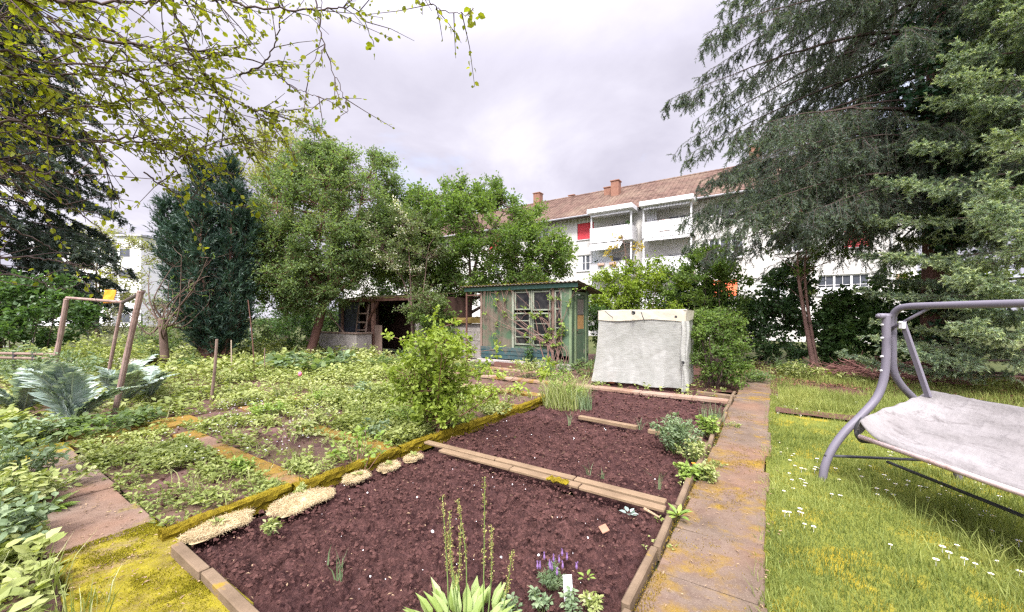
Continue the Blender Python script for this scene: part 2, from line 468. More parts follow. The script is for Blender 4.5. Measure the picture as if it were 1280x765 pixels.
g = lumps(9500, (-3.22, -0.7, 0.95, 3.02), 0.002, 0.018, 0.03)
g2 = lumps(5500, (-3.22, -0.7, 3.22, 5.0), 0.003, 0.022, 0.03)
g3 = lumps(1900, (-3.22, -0.7, 5.15, 7.45), 0.005, 0.030, 0.03)
g4 = lumps(2600, (-6.6, -3.45, 1.0, 6.4), 0.004, 0.022, -0.012)
for a in (g2, g3, g4):
    g.add(np.vstack(a.V), None, np.vstack(a.T), np.concatenate(a.Rn))
stuff(build("soil_crumbs", g, M_clod), "purplish brown crumbs of dug soil lying over the bare beds", "soil")

def slabs(name, mat, s0, s1, t0, t1, along, pitch, zt=0.02, jit=0.012, miss=0.0, rf=None):
    g = G(); a0, a1 = (t0, t1) if along == "t" else (s0, s1)
    x = a0
    while x < a1 - 0.05:
        L = min(pitch * rng.uniform(0.9, 1.12), a1 - x)
        if rng.random() > miss:
            b0, b1 = (s0, s1) if along == "t" else (t0, t1)
            b0 += rng.normal(0, jit); b1 += rng.normal(0, jit); dz = rng.normal(0, 0.003)
            c = ((b0 + b1) / 2, x + L / 2) if along == "t" else (x + L / 2, (b0 + b1) / 2)
            th = rng.normal(0, 0.006); th2 = rng.normal(0, 0.008); ry = rng.normal(0, 0.008)
            ax = math.cos(ry) * VX + math.sin(ry) * UX; ay = -math.sin(ry) * VX + math.cos(ry) * UX
            ax = nrm(ax + th * ZX); az = nrm(np.cross(ax, ay)); 
            hs = ((b1 - b0) / 2, L / 2 - 0.003) if along == "t" else (L / 2 - 0.003, (b1 - b0) / 2)
            g.box(W(c[0], c[1], zt - 0.03 + dz), ax, ay, az, hs[0], hs[1], 0.03, 0.008, r=rng.random() if rf is None else rf(x + L / 2))
        x += L
    return struct(build(name, g, mat))
slabs("path", M_path, -0.57, -0.03, -1.2, 12.9, "t", 0.5, rf=lambda x: rng.uniform(.32, .70))
slabs("path", M_mpath, -6.95, -2.22, 0.44, 0.94, "s", 0.52, rf=lambda x: .85 + .15 * rng.random() if x > -3.75 else .12 + .15 * rng.random() if x > -4.9 else rng.random())
slabs("path", M_strip, -7.35, -6.75, 0.95, 8.8, "t", 0.6, zt=0.012, miss=0.12)
for t0, t1, s0, mt, pi in ((1.74, 1.97, -6.3, M_strip, .5), (2.80, 3.02, -5.2, M_strip, .5), (4.30, 4.52, -5.0, M_strip, .6), (5.35, 5.55, -6.6, M_strip, .7), (6.36, 6.60, -6.4, M_strip, .7)):
    slabs("path", mt, s0, -3.44, t0, t1, "s", pi, zt=0.015)
slabs("path", M_bare, -6.7, -0.62, 7.60, 7.84, "s", 0.9, zt=0.045)
slabs("path", M_bare, -6.7, -4.4, 8.85, 9.05, "s", 0.9, zt=0.05)
g = G(); 
S, T, Z = sheet(0.05, 2.6, 7.35, 7.75, 0.01, 0.05, 0.03, 3, 77); g.grid(WA(S, T + 0.1 * (vn(S * 2, S * 0, 4) - .5), Z))
struct(build("bare_earth", g, M_litter))

# ---------------------------------------------------------------- bed edgings, each board a thing
M_kerb = m_rough("weathered_board", (0.10, 0.07, 0.043), (0.195, 0.14, 0.09), 4, 0.85, 60, 0.4, c=OCHRE[1], cscale=7, cth=(0.60, 0.70), spec=0.2)
M_plank = m_rough("bed_plank", (0.125, 0.085, 0.05), (0.235, 0.165, 0.10), 3, 0.85, 50, 0.5, stretch=(1, 1, 1), c=(0.30, 0.21, 0.03), cscale=5, cth=(0.63, 0.70), spec=0.2)
M_mossb = m_rough("thick_moss", (0.16, 0.115, 0.012), (0.30, 0.235, 0.018), 9, 0.95, 130, 1.0, c=(0.13, 0.085, 0.045), cscale=6, cth=(0.60, 0.72), spec=0.08, bdist=0.02)
ORD = ["nearest", "second", "third", "fourth", "fifth", "sixth", "seventh", "eighth", "ninth", "tenth", "eleventh", "twelfth", "thirteenth", "fourteenth"]
x = 0.6; i = 0
while x < 8.55 and i < 13:
    L = 0.62 * rng.uniform(0.85, 1.15)
    g = G(); y = rng.normal(0, 0.012)
    g.beam(W(-0.605 + y, x + 0.006, 0.02 + rng.normal(0, .006)), W(-0.605 + rng.normal(0, .015), x + L - 0.006, 0.015 + rng.normal(0, .006)), 0.045, 0.10, 0.008, r=rng.random())
    o = build("kerb_board", g, M_kerb, loc=W(-0.605, x, 0))
    tag(o, f"{ORD[i]} short weathered edging board from the near end, between bare soil and slab path", "edging board", "boards edging the slab path"); x += L; i += 1
def moss_board(p0, p1, w, h, label):
    n = 60; a = np.linspace(0, 1, n); k = 14; b = np.linspace(0, 2 * np.pi, k, endpoint=False)
    d = p1 - p0; L = np.linalg.norm(d); d = d / L; x = nrm(np.cross(d, ZX))
    cs = np.sign(np.cos(b)) * np.abs(np.cos(b)) ** 0.6; sn = np.sign(np.sin(b)) * np.abs(np.sin(b)) ** 0.6
    A, B = np.meshgrid(a, np.arange(k), indexing="ij")
    nz = 1 + 0.9 * (fbm(A * L * 14, B * 1.1, 3, int(L * 100)) - 0.5)
    P = p0 + A[..., None] * (p1 - p0) + (cs[None] * w * nz)[..., None] * x + (sn[None] * h * nz)[..., None] * ZX
    g = G(); g.grid(P, closed=True); 
    g.box(p0 + (p1 - p0) / 2 - 0.05 * ZX, d, x, ZX, L / 2 - 0.004, w * .6, 0.05, 0.004)
    # tufts of moss standing off the board
    m = int(L * 900); q = rng.random(m)
    Pq = p0 + q[:, None] * (p1 - p0) + (rng.uniform(-w, w, m))[:, None] * x + (h * rng.uniform(.6, 1.0, m))[:, None] * ZX
    g.blades(Pq, rng.uniform(.006, .018, m), rng.uniform(.001, .003, m), rng.random(m), rng.random(m))
    o = build("mossy_board", g, M_mossb, loc=(p0 + p1) / 2)
    tag(o, label, "edging board", "moss covered boards along the weedy beds")
tt = [0.86, 1.72, 2.86, 3.98, 5.2, 6.42]
nm = ["moss covered edging board behind the two straw patches nearest the left slab path", "mossy edging board behind the middle straw mulch patches",
      "mossy edging board ending at the left end of the double planks", "moss thick edging board just past the yellow green shrub's foot", "moss capped edging board at the far end, running to the chive clump"]
for i in range(5):
    moss_board(W(-3.36 + rng.normal(0, .012), tt[i] + .01, 0.045 + rng.normal(0, .006)), W(-3.36 + rng.normal(0, .012), tt[i + 1] - .01, 0.045 + rng.normal(0, .006)), 0.042, 0.04, nm[i])
def plank(a, b, w, h, mat, label, group=None, cat="plank"):
    g = G(); g.beam(a, b, w, h, 0.006, r=rng.random())
    o = build("wooden_plank", g, mat, loc=(a + b) / 2); tag(o, label, cat, group); return o
zz = 0.065
plank(W(-3.28, 3.18, zz), W(-2.30, 3.176, zz), .078, .028, M_plank, "back left plank of the double plank row between the two near beds", "planks across the dug beds")
plank(W(-2.29, 3.176, zz + .004), W(-1.45, 3.18, zz), .075, .028, M_plank, "back middle plank of the double plank row between the two near beds", "planks across the dug beds")
plank(W(-1.44, 3.18, zz), W(-0.68, 3.172, zz), .078, .028, M_plank, "back right plank of the double plank row, reaching the path kerb", "planks across the dug beds")
plank(W(-2.95, 3.072, zz), W(-2.05, 3.068, zz), .078, .028, M_plank, "front left plank of the double plank row above the straw end", "planks across the dug beds")
plank(W(-2.04, 3.066, zz), W(-1.35, 3.062, zz + .003), .078, .028, M_plank, "front middle plank of the double row, with a yellow moss cushion on it", "planks across the dug beds")
plank(W(-1.34, 3.06, zz), W(-0.66, 3.05, zz), .078, .028, M_plank, "front right plank of the double row beside a leafy seedling", "planks across the dug beds")
plank(W(-2.30, 5.22, .05), W(-1.45, 5.10, .06), .08, .05, M_plank, "single pale plank half buried across the middle of the far dug bed", "planks across the dug beds")
plank(W(-1.30, 5.08, .05), W(-0.68, 5.05, .05), .08, .05, M_plank, "short pale plank between parsley and the path kerb", "planks across the dug beds")
plank(W(-3.10, .88, .04), W(-2.66, .88, .035), .058, .09, M_kerb, "short stone coloured edging board at the bottom left, beside the mossy slabs", "boards at the bottom left bed corner")
plank(W(-2.65, .89, .03), W(-1.75, .87, .03), .058, .09, M_kerb, "long edging board running out of the picture at the bottom left bed corner", "boards at the bottom left bed corner")
M_redw = m_rough("red_brown_board", (0.09, 0.04, 0.03), (0.15, 0.075, 0.055), 5, 0.8, 50, 0.5)
plank(W(-6.9, 9.45, .06), W(-5.5, 9.40, .06), .04, .16, M_redw, "dark red brown board edging the small bed before the green shed")
plank(W(-1.20, 8.30, .02), W(-0.55, 8.15, .02), .12, .07, M_kerb, "stone coloured edging piece beside the path, right of the plastic covered frame")
# moss cushion on the plank
g = lumps(60, (-1.62, -1.44, 2.99, 3.06), .012, .03, 0.085)
tag(build("moss_cushion", g, M_mossb, loc=W(-1.5, 3.0, .08)), "bright yellow moss cushion on the front middle plank", "moss")
# ================================================================ APARTMENT BUILDING
M_wall = m_rough("cream_render", (0.50, 0.485, 0.455), (0.56, 0.545, 0.515), 0.35, 0.9, 60, 0.15, c=(0.45, 0.43, 0.39), cscale=0.5, cth=(0.52, 0.75), spec=0.1, stretch=(1, 1, .12))
M_white = m_rough("white_paint", (0.56, 0.555, 0.55), (0.63, 0.625, 0.62), 0.8, 0.6, 50, 0.1, spec=0.3)
M_para = Mt("balcony_cladding")
_w = M_para.n("ShaderNodeTexWave", wave_type="BANDS", bands_direction="X"); _mp = M_para.n("ShaderNodeMapping"); _mp.inputs["Rotation"].default_value = (0, 0, math.atan2(0.5527, 0.8334))
M_para.l(M_para.c.outputs["Object"], _mp.inputs[0]); M_para.l(_mp.outputs[0], _w.inputs[0]); _w.inputs["Scale"].default_value = 2.2
M_para.bsdf(M_para.mix(M_para.ramp(_w.outputs["Fac"], [(0.0, 0.0), (0.25, 1.0)]), (0.54, 0.53, 0.53), (0.63, 0.62, 0.62)), 0.5, M_para.bump(_w.outputs["Fac"], 0.2, 0.03)); M_para = M_para.m
M_tile = Mt("roof_tile")
_c1 = M_tile.mix(M_tile.ramp(M_tile.attr(), [(0, 0.0), (1, 1.0)]), (0.095, 0.060, 0.048), (0.175, 0.113, 0.088))
_c1 = M_tile.mix(M_tile.ramp(M_tile.noise(0.45, 5, 0.6), [(0.45, 0.0), (0.68, 0.7)]), _c1, (0.22, 0.165, 0.12))
M_tile.bsdf(_c1, 0.9, None, 0, 0.1); M_tile = M_tile.m
M_brick = m_rough("chimney_brick", (0.19, 0.09, 0.06), (0.26, 0.14, 0.095), 6, 0.9, 20, 0.4)
M_glass = Mt("window_glass"); M_glass.bsdf(M_glass.mix(M_glass.noise(0.7, 2), (0.02, 0.025, 0.035), (0.12, 0.13, 0.15)), 0.06, None, 0, 0.6); M_glass = M_glass.m
M_red = Mt("red_shutter"); 
_w = M_red.n("ShaderNodeTexWave", wave_type="BANDS", bands_direction="Z"); M_red.l(M_red.c.outputs["Object"], _w.inputs[0]); _w.inputs["Scale"].default_value = 4
M_red.bsdf(M_red.mix(M_red.noise(2, 3), (0.46, 0.03, 0.045), (0.56, 0.05, 0.06)), 0.5, M_red.bump(_w.outputs["Fac"], 0.5, 0.03)); M_red = M_red.m
M_orange = m_rough("orange_awning", (0.60, 0.10, 0.04), (0.68, 0.15, 0.06), 2, 0.7, 20, 0.2)
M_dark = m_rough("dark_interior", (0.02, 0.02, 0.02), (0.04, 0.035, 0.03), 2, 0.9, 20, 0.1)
M_grey = m_rough("grey_metal", (0.30, 0.30, 0.31), (0.38, 0.38, 0.39), 3, 0.5, 50, 0.1)
M_stripe = Mt("striped_awning")
_w = M_stripe.n("ShaderNodeTexWave", wave_type="BANDS", bands_direction="X"); _mp = M_stripe.n("ShaderNodeMapping"); _mp.inputs["Rotation"].default_value = (0, 0, math.atan2(0.5527, 0.8334))
M_stripe.l(M_stripe.c.outputs["Object"], _mp.inputs[0]); M_stripe.l(_mp.outputs[0], _w.inputs[0]); _w.inputs["Scale"].default_value = 1.6
M_stripe.bsdf(M_stripe.mix(M_stripe.ramp(_w.outputs["Fac"], [(0.45, 0.0), (0.55, 1.0)]), (0.42, 0.42, 0.42), (0.76, 0.75, 0.74)), 0.8); M_stripe = M_stripe.m

FT = 30.0
bld = thing("apartment_building", "long cream three storey apartment block with brown tiled roof and white balconies", "building", W(-8, FT, 0))
SL, SR = -46.0, 6.6
wins = [(-13.42, -11.98, 7.76, 9.12, "red"), (-13.42, -12.02, 5.2, 6.5, "win"), (-13.42, -12.02, 2.5, 3.85, "win"),
        (-3.63, -1.6, 5.4, 6.78, "win3"), (-3.58, -1.9, 2.72, 3.92, "orange"), (-3.63, -2.0, 8.35, 9.2, "win"),
        (0.2, 1.9, 5.5, 6.7, "win"), (2.3, 4.66, 2.75, 3.95, "win3"), (3.55, 4.75, 5.5, 6.75, "red"), (0.2, 1.6, 7.9, 9.1, "red"), (-0.6, 0.8, 2.75, 3.95, "win"), (5.75, 6.25, 3.2, 3.85, "brown"),
        (3.4, 4.7, 8.0, 9.1, "win"),
        (-17.5, -16.1, 7.76, 9.12, "win"), (-17.5, -16.1, 5.2, 6.5, "win"), (-22.5, -21.1, 5.2, 6.5, "win"), (-22.5, -21.1, 7.76, 9.12, "red"), (-28, -26.6, 5.2, 6.5, "win"), (-33, -31.6, 5.2, 6.5, "win"),
        (-10.5, -9.0, 7.0, 8.75, "door"), (-6.3, -4.8, 7.0, 8.75, "door"), (-10.6, -8.8, 4.4, 6.1, "door"), (-6.3, -4.75, 4.4, 6.0, "door")]
def wall_with_holes(g, s0, s1, z0, z1, t, holes, depth=0.16):
    xs = sorted({s0, s1, *[h[0] for h in holes], *[h[1] for h in holes]}); zs = sorted({z0, z1, *[h[2] for h in holes], *[h[3] for h in holes]})
    for a, b in zip(xs[:-1], xs[1:]):
        run = None
        for c, d in zip(zs[:-1], zs[1:]):
            m = ((a + b) / 2, (c + d) / 2)
            if any(h[0] < m[0] < h[1] and h[2] < m[1] < h[3] for h in holes): continue
            g.add([W(a, t, c), W(b, t, c), W(b, t, d), W(a, t, d)], [[0, 1, 2, 3]])
    for h in holes:
        a, b, c, d = h[:4]; k = t + depth
        g.add([W(a, t, c), W(b, t, c), W(b, t, d), W(a, t, d), W(a, k, c), W(b, k, c), W(b, k, d), W(a, k, d)], [[0, 1, 5, 4], [1, 2, 6, 5], [2, 3, 7, 6], [3, 0, 4, 7]])
g = G(); wall_with_holes(g, SL, SR, -0.1, 9.62, FT, wins)
g.add([W(SL, FT, -.1), W(SL, 41, -.1), W(SL, 41, 9.6), W(SL, FT, 9.6)], [[0, 1, 2, 3]])
g.add([W(SR, FT, -.1), W(SR, 41, -.1), W(SR, 41, 9.6), W(SR, FT, 9.6), W(SR, 35.3, 13.1)], [[0, 1, 2, 3]], [[3, 2, 4]])
g.add([W(SL, 41, -.1), W(SR, 41, -.1), W(SR, 41, 9.6), W(SL, 41, 9.6)], [[0, 1, 2, 3]])
build("wall", g, M_wall, bld)
# the tiled roof, course by course
g = G(); n = 19; t0, z0, t1, z1 = 29.35, 9.55, 35.2, 13.12
def roof_z(t): return z0 + (t - t0) / (t1 - t0) * (z1 - z0)
for side in (0, 1):
    for i in range(n):
        a = t0 + (t1 - t0) * i / n; b = t0 + (t1 - t0) * (i + 1.15) / n
        za, zb = roof_z(a) + .05, roof_z(b) + .0
        if side: a, b = 2 * t1 - a, 2 * t1 - b
        ks = np.arange(SL - .4, SR + .35, 0.34)
        for kk in (range(len(ks)) if not side else [0]):
            s0_ = ks[kk]; s1_ = s0_ + .332 if not side else SR + .4
            g.add([W(s0_, a, za), W(s1_, a, za + .012), W(s1_, b, zb + .012), W(s0_, b, zb), W(s0_, a, za - .045), W(s1_, a, za - .045)], [[0, 1, 2, 3], [0, 1, 5, 4]], None, float(np.clip(rng.normal(.5, .28), 0, 1)))
for s_ in np.arange(SL - .4, SR + .3, .4):
    g.tube([W(s_, t1, z1 + .0), W(s_ + .39, t1, z1 + .02)], .11, 6, r=rng.random())
roof = build("roof", g, M_tile, bld)
for s_, t_, w_, hh, n_ in ((-11.31, 33.4, .34, 13.15, 1), (-20.0, 35.0, .36, 14.0, 1), (-1.0, 34.0, .4, 13.9, 1), (-16.8, 36.4, .3, 13.6, 1), (-12.0, 34.2, .5, 12.9, 1)):
    g = G(); g.st(s_ - w_, s_ + w_, t_ - w_, t_ + w_, 11.0, hh, .01); g.st(s_ - w_ - .06, s_ + w_ + .06, t_ - w_ - .06, t_ + w_ + .06, hh, hh + .09, .01)
    build("chimney", g, M_brick, roof)
g = G(); g.st(SL - .3, -11.8, 29.2, 29.42, 9.36, 9.56, .02); g.st(-4.3, SR + .3, 29.2, 29.42, 9.36, 9.56, .02); build("eave_board", g, m_rough("dark_eave", (.07, .055, .045), (.11, .09, .07)), bld)
g = G(); g.tube([W(5.56, 29.9, 0), W(5.56, 29.9, 9.4)], .055, 8); build("downpipe", g, M_white, bld)
for a_, b_ in ((SL - .3, -11.9), (-4.3, SR + .3)): g = G(); g.tube([W(a_, 29.16, 9.5), W(b_, 29.16, 9.5)], .075, 8); build("gutter", g, m_rough("zinc", (.22, .22, .23), (.3, .3, .31)), bld)
M_curt = m_rough("curtain", (.55, .55, .56), (.7, .7, .7), 3, .9, 10, .2)
for a, b, c, d, k in wins:
    if k in ("win", "win3", "door"):
        g = G(); t = FT + .10; w = .07; m = 3 if k == "win3" else 2
        g.st(a, b, t - .03, t + .03, d - w, d, .006); g.st(a, b, t - .03, t + .03, c, c + w, .006)
        for i in range(m + 1):
            x = a + (b - a) * i / m
            g.st(x - .055, x + .055, t - .032, t + .032, c + w + .002, d - w - .002, .006)
        if k != "door":
            for i in range(m):
                xm = a + (b - a) * (i + .5) / m
                g.st(xm - .015, xm + .015, t - .012, t + .02, c + w, d - w, .003)
            g.st(a, b, t - .011, t + .019, (c + d) / 2 - .016, (c + d) / 2 + .016, .003)
            g.st(a - .06, b + .06, FT - .09, FT + .02, c - .06, c - .004, .006)
        f = build("window", g, M_white, bld)
        g = G(); g.add([W(a, t + .025, c), W(b, t + .025, c), W(b, t + .025, d), W(a, t + .025, d)], [[0, 1, 2, 3]]); build("pane", g, M_glass, f)
        if k == "win" and rng.random() < .8:
            for q0, q1 in ((a + .06, a + .06 + .28 * (b - a)), (b - .06 - .22 * (b - a), b - .06)):
                g = G(); xs = np.linspace(q0, q1, 24); zt_ = d - .08; g.grid(np.stack([WA(xs, t + .012 + .006 * np.sin(xs * 50), zt_), WA(xs, t + .012 + .006 * np.sin(xs * 50), c + .08)])); build("curtain", g, M_curt, f)
        if k == "win3":
            g = G(); xs = np.linspace(a + .05, b - .05, 60); P = np.stack([WA(xs, t - .004 + .014 * np.sin(xs * 40), c + .08), WA(xs, t - .004 + .014 * np.sin(xs * 40), c + .08 + .33 * (d - c))]); g.grid(P); build("net_curtain", g, M_curt, f)
    elif k == "brown":
        g = G(); g.st(a, b, FT + .05, FT + .1, c, d, .01); build("vent_shutter", g, m_rough("tan_shutter", (.3, .2, .12), (.36, .25, .16)), bld)
    else:
        g = G(); g.st(a + .01, b - .01, FT + .06, FT + .10, c + .01, d - .01, .006)
        if k == "orange":
            g = G(); P = np.stack([WA(np.linspace(a, b, 8), FT - .02, d), WA(np.linspace(a, b, 8), FT - .75, c + .25), WA(np.linspace(a, b, 8), FT - .76, c + .08)]); g.grid(P)
            g2 = G(); g2.add([W(a, FT + .1, c), W(b, FT + .1, c), W(b, FT + .1, d), W(a, FT + .1, d)], [[0, 1, 2, 3]]); build("pane", g2, M_glass, bld)
            build("orange_awning", g, M_orange, bld)
        else: build("shutter", g, M_red, bld)
        g = G(); g.st(a - .06, b + .06, FT - .09, FT + .02, c - .06, c - .004, .006); build("window_sill", g, M_white, bld)
def balcony(s0, s1, level, top):
    zf = level; ht = 1.08; t_ = 28.5
    g = G()
    g.st(s0, s1, t_, t_ + .05, zf, zf + ht, .01)
    g.st(s0, s0 + .05, t_ + .052, FT, zf, zf + ht, .01); g.st(s1 - .05, s1, t_ + .052, FT, zf, zf + ht, .01)
    o = build("balcony", g, M_para, bld)
    g = G(); g.st(s0 + .052, s1 - .052, t_ + .06, FT - .004, zf + .0, zf + .16, .005); build("floor_slab", g, M_white, o)
    g = G(); g.st(s0 - .02, s1 + .02, t_ - .02, t_ + .07, zf + ht + .002, zf + ht + .05, .01); build("handrail", g, M_white, o)
    zt = zf + (2.22 if top else 2.45)
    for x in (s0 + .09, s1 - .09):
        g = G(); g.st(x - .055, x + .055, t_ + .06, t_ + .17, zf + ht + .052, zt, .008); build("post", g, M_white, o)
    if top:
        g = G(); g.st(s0 - .12, s1 + .12, t_ - .35, FT - .0, zt + .002, zt + .34, .02); build("balcony_roof", g, M_white, o)
    return o
bA = balcony(-11.7, -8.46, 7.08, True); bB = balcony(-7.75, -4.43, 7.04, True)
bA2 = balcony(-11.7, -8.46, 4.45, False); bB2 = balcony(-7.75, -4.43, 4.48, False)
bA3 = balcony(-11.7, -8.46, 1.75, False); bB3 = balcony(-7.75, -4.43, 1.75, False)
def sheet4(name, a, b, c, d, mat, par, th=None):
    g = G(); g.add([a, b, c, d], [[0, 1, 2, 3]]); return build(name, g, mat, par)
for (s0, s1, z, dt, par, mt) in ((-11.6, -9.1, 7.0, -.75, bA2, M_stripe), (-7.6, -4.6, 7.0, -.12, bB2, M_stripe), (-7.6, -4.6, 9.24, -.12, bB, M_stripe), (-11.6, -8.6, 9.26, -.1, bA, M_white)):
    h = .62 if dt < -.5 else .2
    g = G(); xs = np.linspace(s0, s1, 20)
    g.grid(np.stack([WA(xs, 28.48, z), WA(xs, 28.48 + dt, z - h * .8), WA(xs, 28.48 + dt, z - h)])); build("awning", g, mt, par)
M_clear = Mt("clear_glazing"); _p = M_clear.bsdf((0.75, 0.8, 0.85), 0.05, None, 0, 0.5); _p.inputs["Alpha"].default_value = 0.28; M_clear = M_clear.m
g = G(); g.st(-11.55, -10.0, 28.6, 28.62, 5.6, 6.9, .004); g.st(-11.62, -11.6, 28.7, 29.8, 5.6, 6.9, .004); build("glazing", g, M_clear, bA2)
for x in (-11.0, -10.1):
    g = G(); g.st(x, x + .5, 28.28, 28.46, 5.3, 5.47, .02); build("flower_box", g, m_rough("clay_box", (.42, .27, .2), (.5, .33, .25)), bA2)
g = G(); xs = np.linspace(-7.62, -6.9, 24); g.grid(np.stack([WA(xs, 29.3 + .05 * np.sin(xs * 45), 9.2), WA(xs, 29.3 + .05 * np.sin(xs * 45), 7.2)])); build("curtain", g, M_curt, bB)
for s_, zf in ((-9.3, 7.24), (-5.2, 7.2), (-10.6, 4.6), (-6.9, 4.64)):
    g = G(); c = W(s_, 29.3, zf); g.tube([c + [0, 0, .0], c + [0, 0, .75]], .03, 6); g.tube([c + [0, 0, .73], c + [0, 0, .76]], .42, 16); tag(build("balcony_table", g, M_grey, loc=c), f"grey round table on the {'upper' if zf > 6 else 'middle'} {'left' if s_ < -8 else 'right'} balcony of the cream block", "table")
for s_, zf in ((-8.75, 8.14), (-11.3, 5.5)):
    g = G(); c = W(s_, 28.75, zf); cc = c + rng.normal(0, .12, (60, 3)) + [0, 0, .2]; g.leaves(cc, rng.normal(size=(60, 3)), rng.normal(size=(60, 3)), .16, .1, rng.random(60), 4); tag(build("balcony_plant", g, m_leaf("balcony_leaf", [(.03, .07, .02), (.07, .13, .04)], .3), loc=c), f"small leafy plant on the {'upper' if zf > 7 else 'middle'} left balcony rail", "plant")
M_towel = m_rough("pink_towel", (.62, .46, .42), (.70, .56, .52), 5, .95, 30, .2)
g = G(); xs = np.linspace(-6.55, -5.85, 14); g.grid(np.stack([WA(xs, 28.60, 7.7), WA(xs, 28.57, 8.18), WA(xs, 28.47, 8.185 + .002 * np.sin(xs * 9)), WA(xs, 28.465, 7.8), WA(xs, 28.46, 7.42 + .01 * np.sin(xs * 7))]))
tag(build("towel", g, M_towel, loc=W(-6.2, 28.5, 8.1)), "pale pink towel hung over the front of the upper right balcony", "towel")

# distant white building on the left
M_bw = m_rough("bright_render", (.74, .74, .75), (.80, .80, .81), .3, .9, 40, .1)
def px_box(x0, x1, ytop, Y): return (x0 - 640) / FPX * Y, (x1 - 640) / FPX * Y, 1.5 + (HY - ytop) / FPX * Y
for (x0, x1, yt, Y, lab) in ((146, 176, 296, 52, "narrow white modern block with small dark windows in the far left distance"), (20, 140, 291, 60, "wide flat roofed white block far off behind the left conifer")):
    a, b, zt = px_box(x0, x1, yt, Y)
    t = thing("apartment_building", lab, "building", (a, Y, 0))
    g = G(); g.box(((a + b) / 2, Y + 5, zt / 2), (1, 0, 0), (0, 1, 0), (0, 0, 1), (b - a) / 2, 5, zt / 2, .03); build("wall", g, M_bw, t)
    g = G(); g.box(((a + b) / 2, Y + 5, zt + .16), (1, 0, 0), (0, 1, 0), (0, 0, 1), (b - a) / 2 + .3, 5.3, .15, .03); build("roof", g, M_grey, t)
    z = zt - 2.1
    while z > 1:
        for x in ([a + (b - a) * .35] if b - a < 6 else np.arange(a + 1, b - 1, 2.6)):
            g = G(); g.box((x, Y - .02, z), (1, 0, 0), (0, 1, 0), (0, 0, 1), .75, .04, .6, .01); f = build("window", g, M_white, t)
            g = G(); g.box((x, Y - .07, z), (1, 0, 0), (0, 1, 0), (0, 0, 1), .66, .02, .52, .005); build("pane", g, M_glass, f)
        z -= 2.9

# ================================================================ GREEN SHED
M_green = m_rough("green_paint", (0.06, 0.105, 0.062), (0.105, 0.155, 0.09), 3, 0.75, 45, 0.5, stretch=(1, 1, .2), c=(0.24, 0.20, 0.155), cscale=5, cth=(0.56, 0.70))
M_oldg = m_rough("peeling_boards", (0.10, 0.084, 0.06), (0.165, 0.138, 0.104), 4, 0.85, 40, 0.6, stretch=(1, 1, .12), c=(0.06, 0.105, 0.058), cscale=2.6, cth=(0.46, 0.60))
M_teal = m_rough("teal_boards", (0.022, 0.052, 0.058), (0.042, 0.085, 0.088), 4, 0.7, 40, 0.5, stretch=(.3, .3, 1), c=(0.10, 0.095, 0.075), cscale=5, cth=(.48, .66))
M_frame = m_rough("faded_frame", (0.18, 0.205, 0.15), (0.27, 0.285, 0.22), 6, 0.75, 50, 0.4, c=(.16, .2, .14), cscale=8)
M_lgreen = m_rough("light_green_paint", (0.12, 0.17, 0.09), (0.18, 0.235, 0.13), 4, 0.7, 40, 0.3, c=(.12, .15, .1), cscale=5)
M_roofm = m_rough("mossy_corrugated", (0.10, 0.085, 0.07), (0.16, 0.135, 0.11), 3, 0.9, 50, 0.6, c=(0.13, 0.09, 0.03), cscale=6, cth=(.52, .64))
M_rust = m_rough("rusty_brown", (0.085, 0.04, 0.03), (0.14, 0.07, 0.05), 6, 0.8, 50, 0.5)
M_wood = m_rough("grey_brown_wood", (0.15, 0.10, 0.075), (0.235, 0.17, 0.135), 3, 0.85, 40, 0.6, stretch=(1, 1, .2), c=(.09, .06, .045), cscale=5)
M_conc = m_rough("old_concrete", (0.24, 0.215, 0.195), (0.34, 0.31, 0.285), 3, 0.9, 50, 0.5, c=(.15, .14, .10), cscale=3)
ft = 10.1
shed = thing("garden_shed", "weathered green wooden shed with many paned windows and corrugated roof", "shed", W(-6.3, 10.7, 0))
sL, sR, tb, zt, zb = -7.89, -4.70, 11.3, 2.36, 2.12
# left plank part: every plank a strip with its own face
g = G(); x = sL
while x < -6.66:
    w = min(rng.uniform(.13, .2), -6.62 - x); g.st(x + .001, x + w - .001, ft - .012 + rng.normal(0, .0025), ft + .02, .52, zt - .05, .004, rng.random()); x += w
g2 = g; build("plank_front", g2, M_oldg, shed)
g = G()   # lap boards right of the window, right side wall and the back
for k in range(18):
    z = .42 + k * .108
    g.beam(W(-4.98, ft - .02, z), W(sR, ft - .02, z), .02, .112, .003); 
    g.beam(W(sR + .01, 11.14, z), W(sR + .01, tb, z), .02, .112, .003)
g.st(sL, sR, tb, tb + .03, .1, 2.15, .004); g.st(sL, sL + .03, ft + .03, tb - .004, .1, 2.15, .004)
g.st(-6.62, -4.98, ft + .004, ft + .03, .42, .60, .004)
g.st(sR - .03, sR - .002, ft + .03, 10.28, .1, 2.2, .004)
g.st(-6.64, sR, ft + .002, ft + .03, 2.26, zt + .02, .004)
build("wall", g, M_green, shed)
for (a, b, z0_, z1_) in ((sL - .02, sL + .05, .2, zt), (-6.68, -6.60, .45, zt), (-5.30, -5.22, .45, zt), (sR - .05, sR + .03, .1, zt)):
    g = G(); g.st(a, b, ft - .05, ft - .014, z0_, z1_, .006); build("corner_post", g, M_frame if a < -6 and a > -7 else M_lgreen if a > -4.9 else M_wood, shed)
g = G(); 
for k in range(3): g.st(sL + .02, -5.2, ft - .06 - .01 * k, ft - .02, .16 + k * .125, .275 + k * .125, .005, rng.random())
build("base_board", g, M_teal, shed)
g = G(); g.st(sL - .1, sR, ft - .14, ft + .3, -.05, .13, .02); build("foundation", g, M_conc, shed)
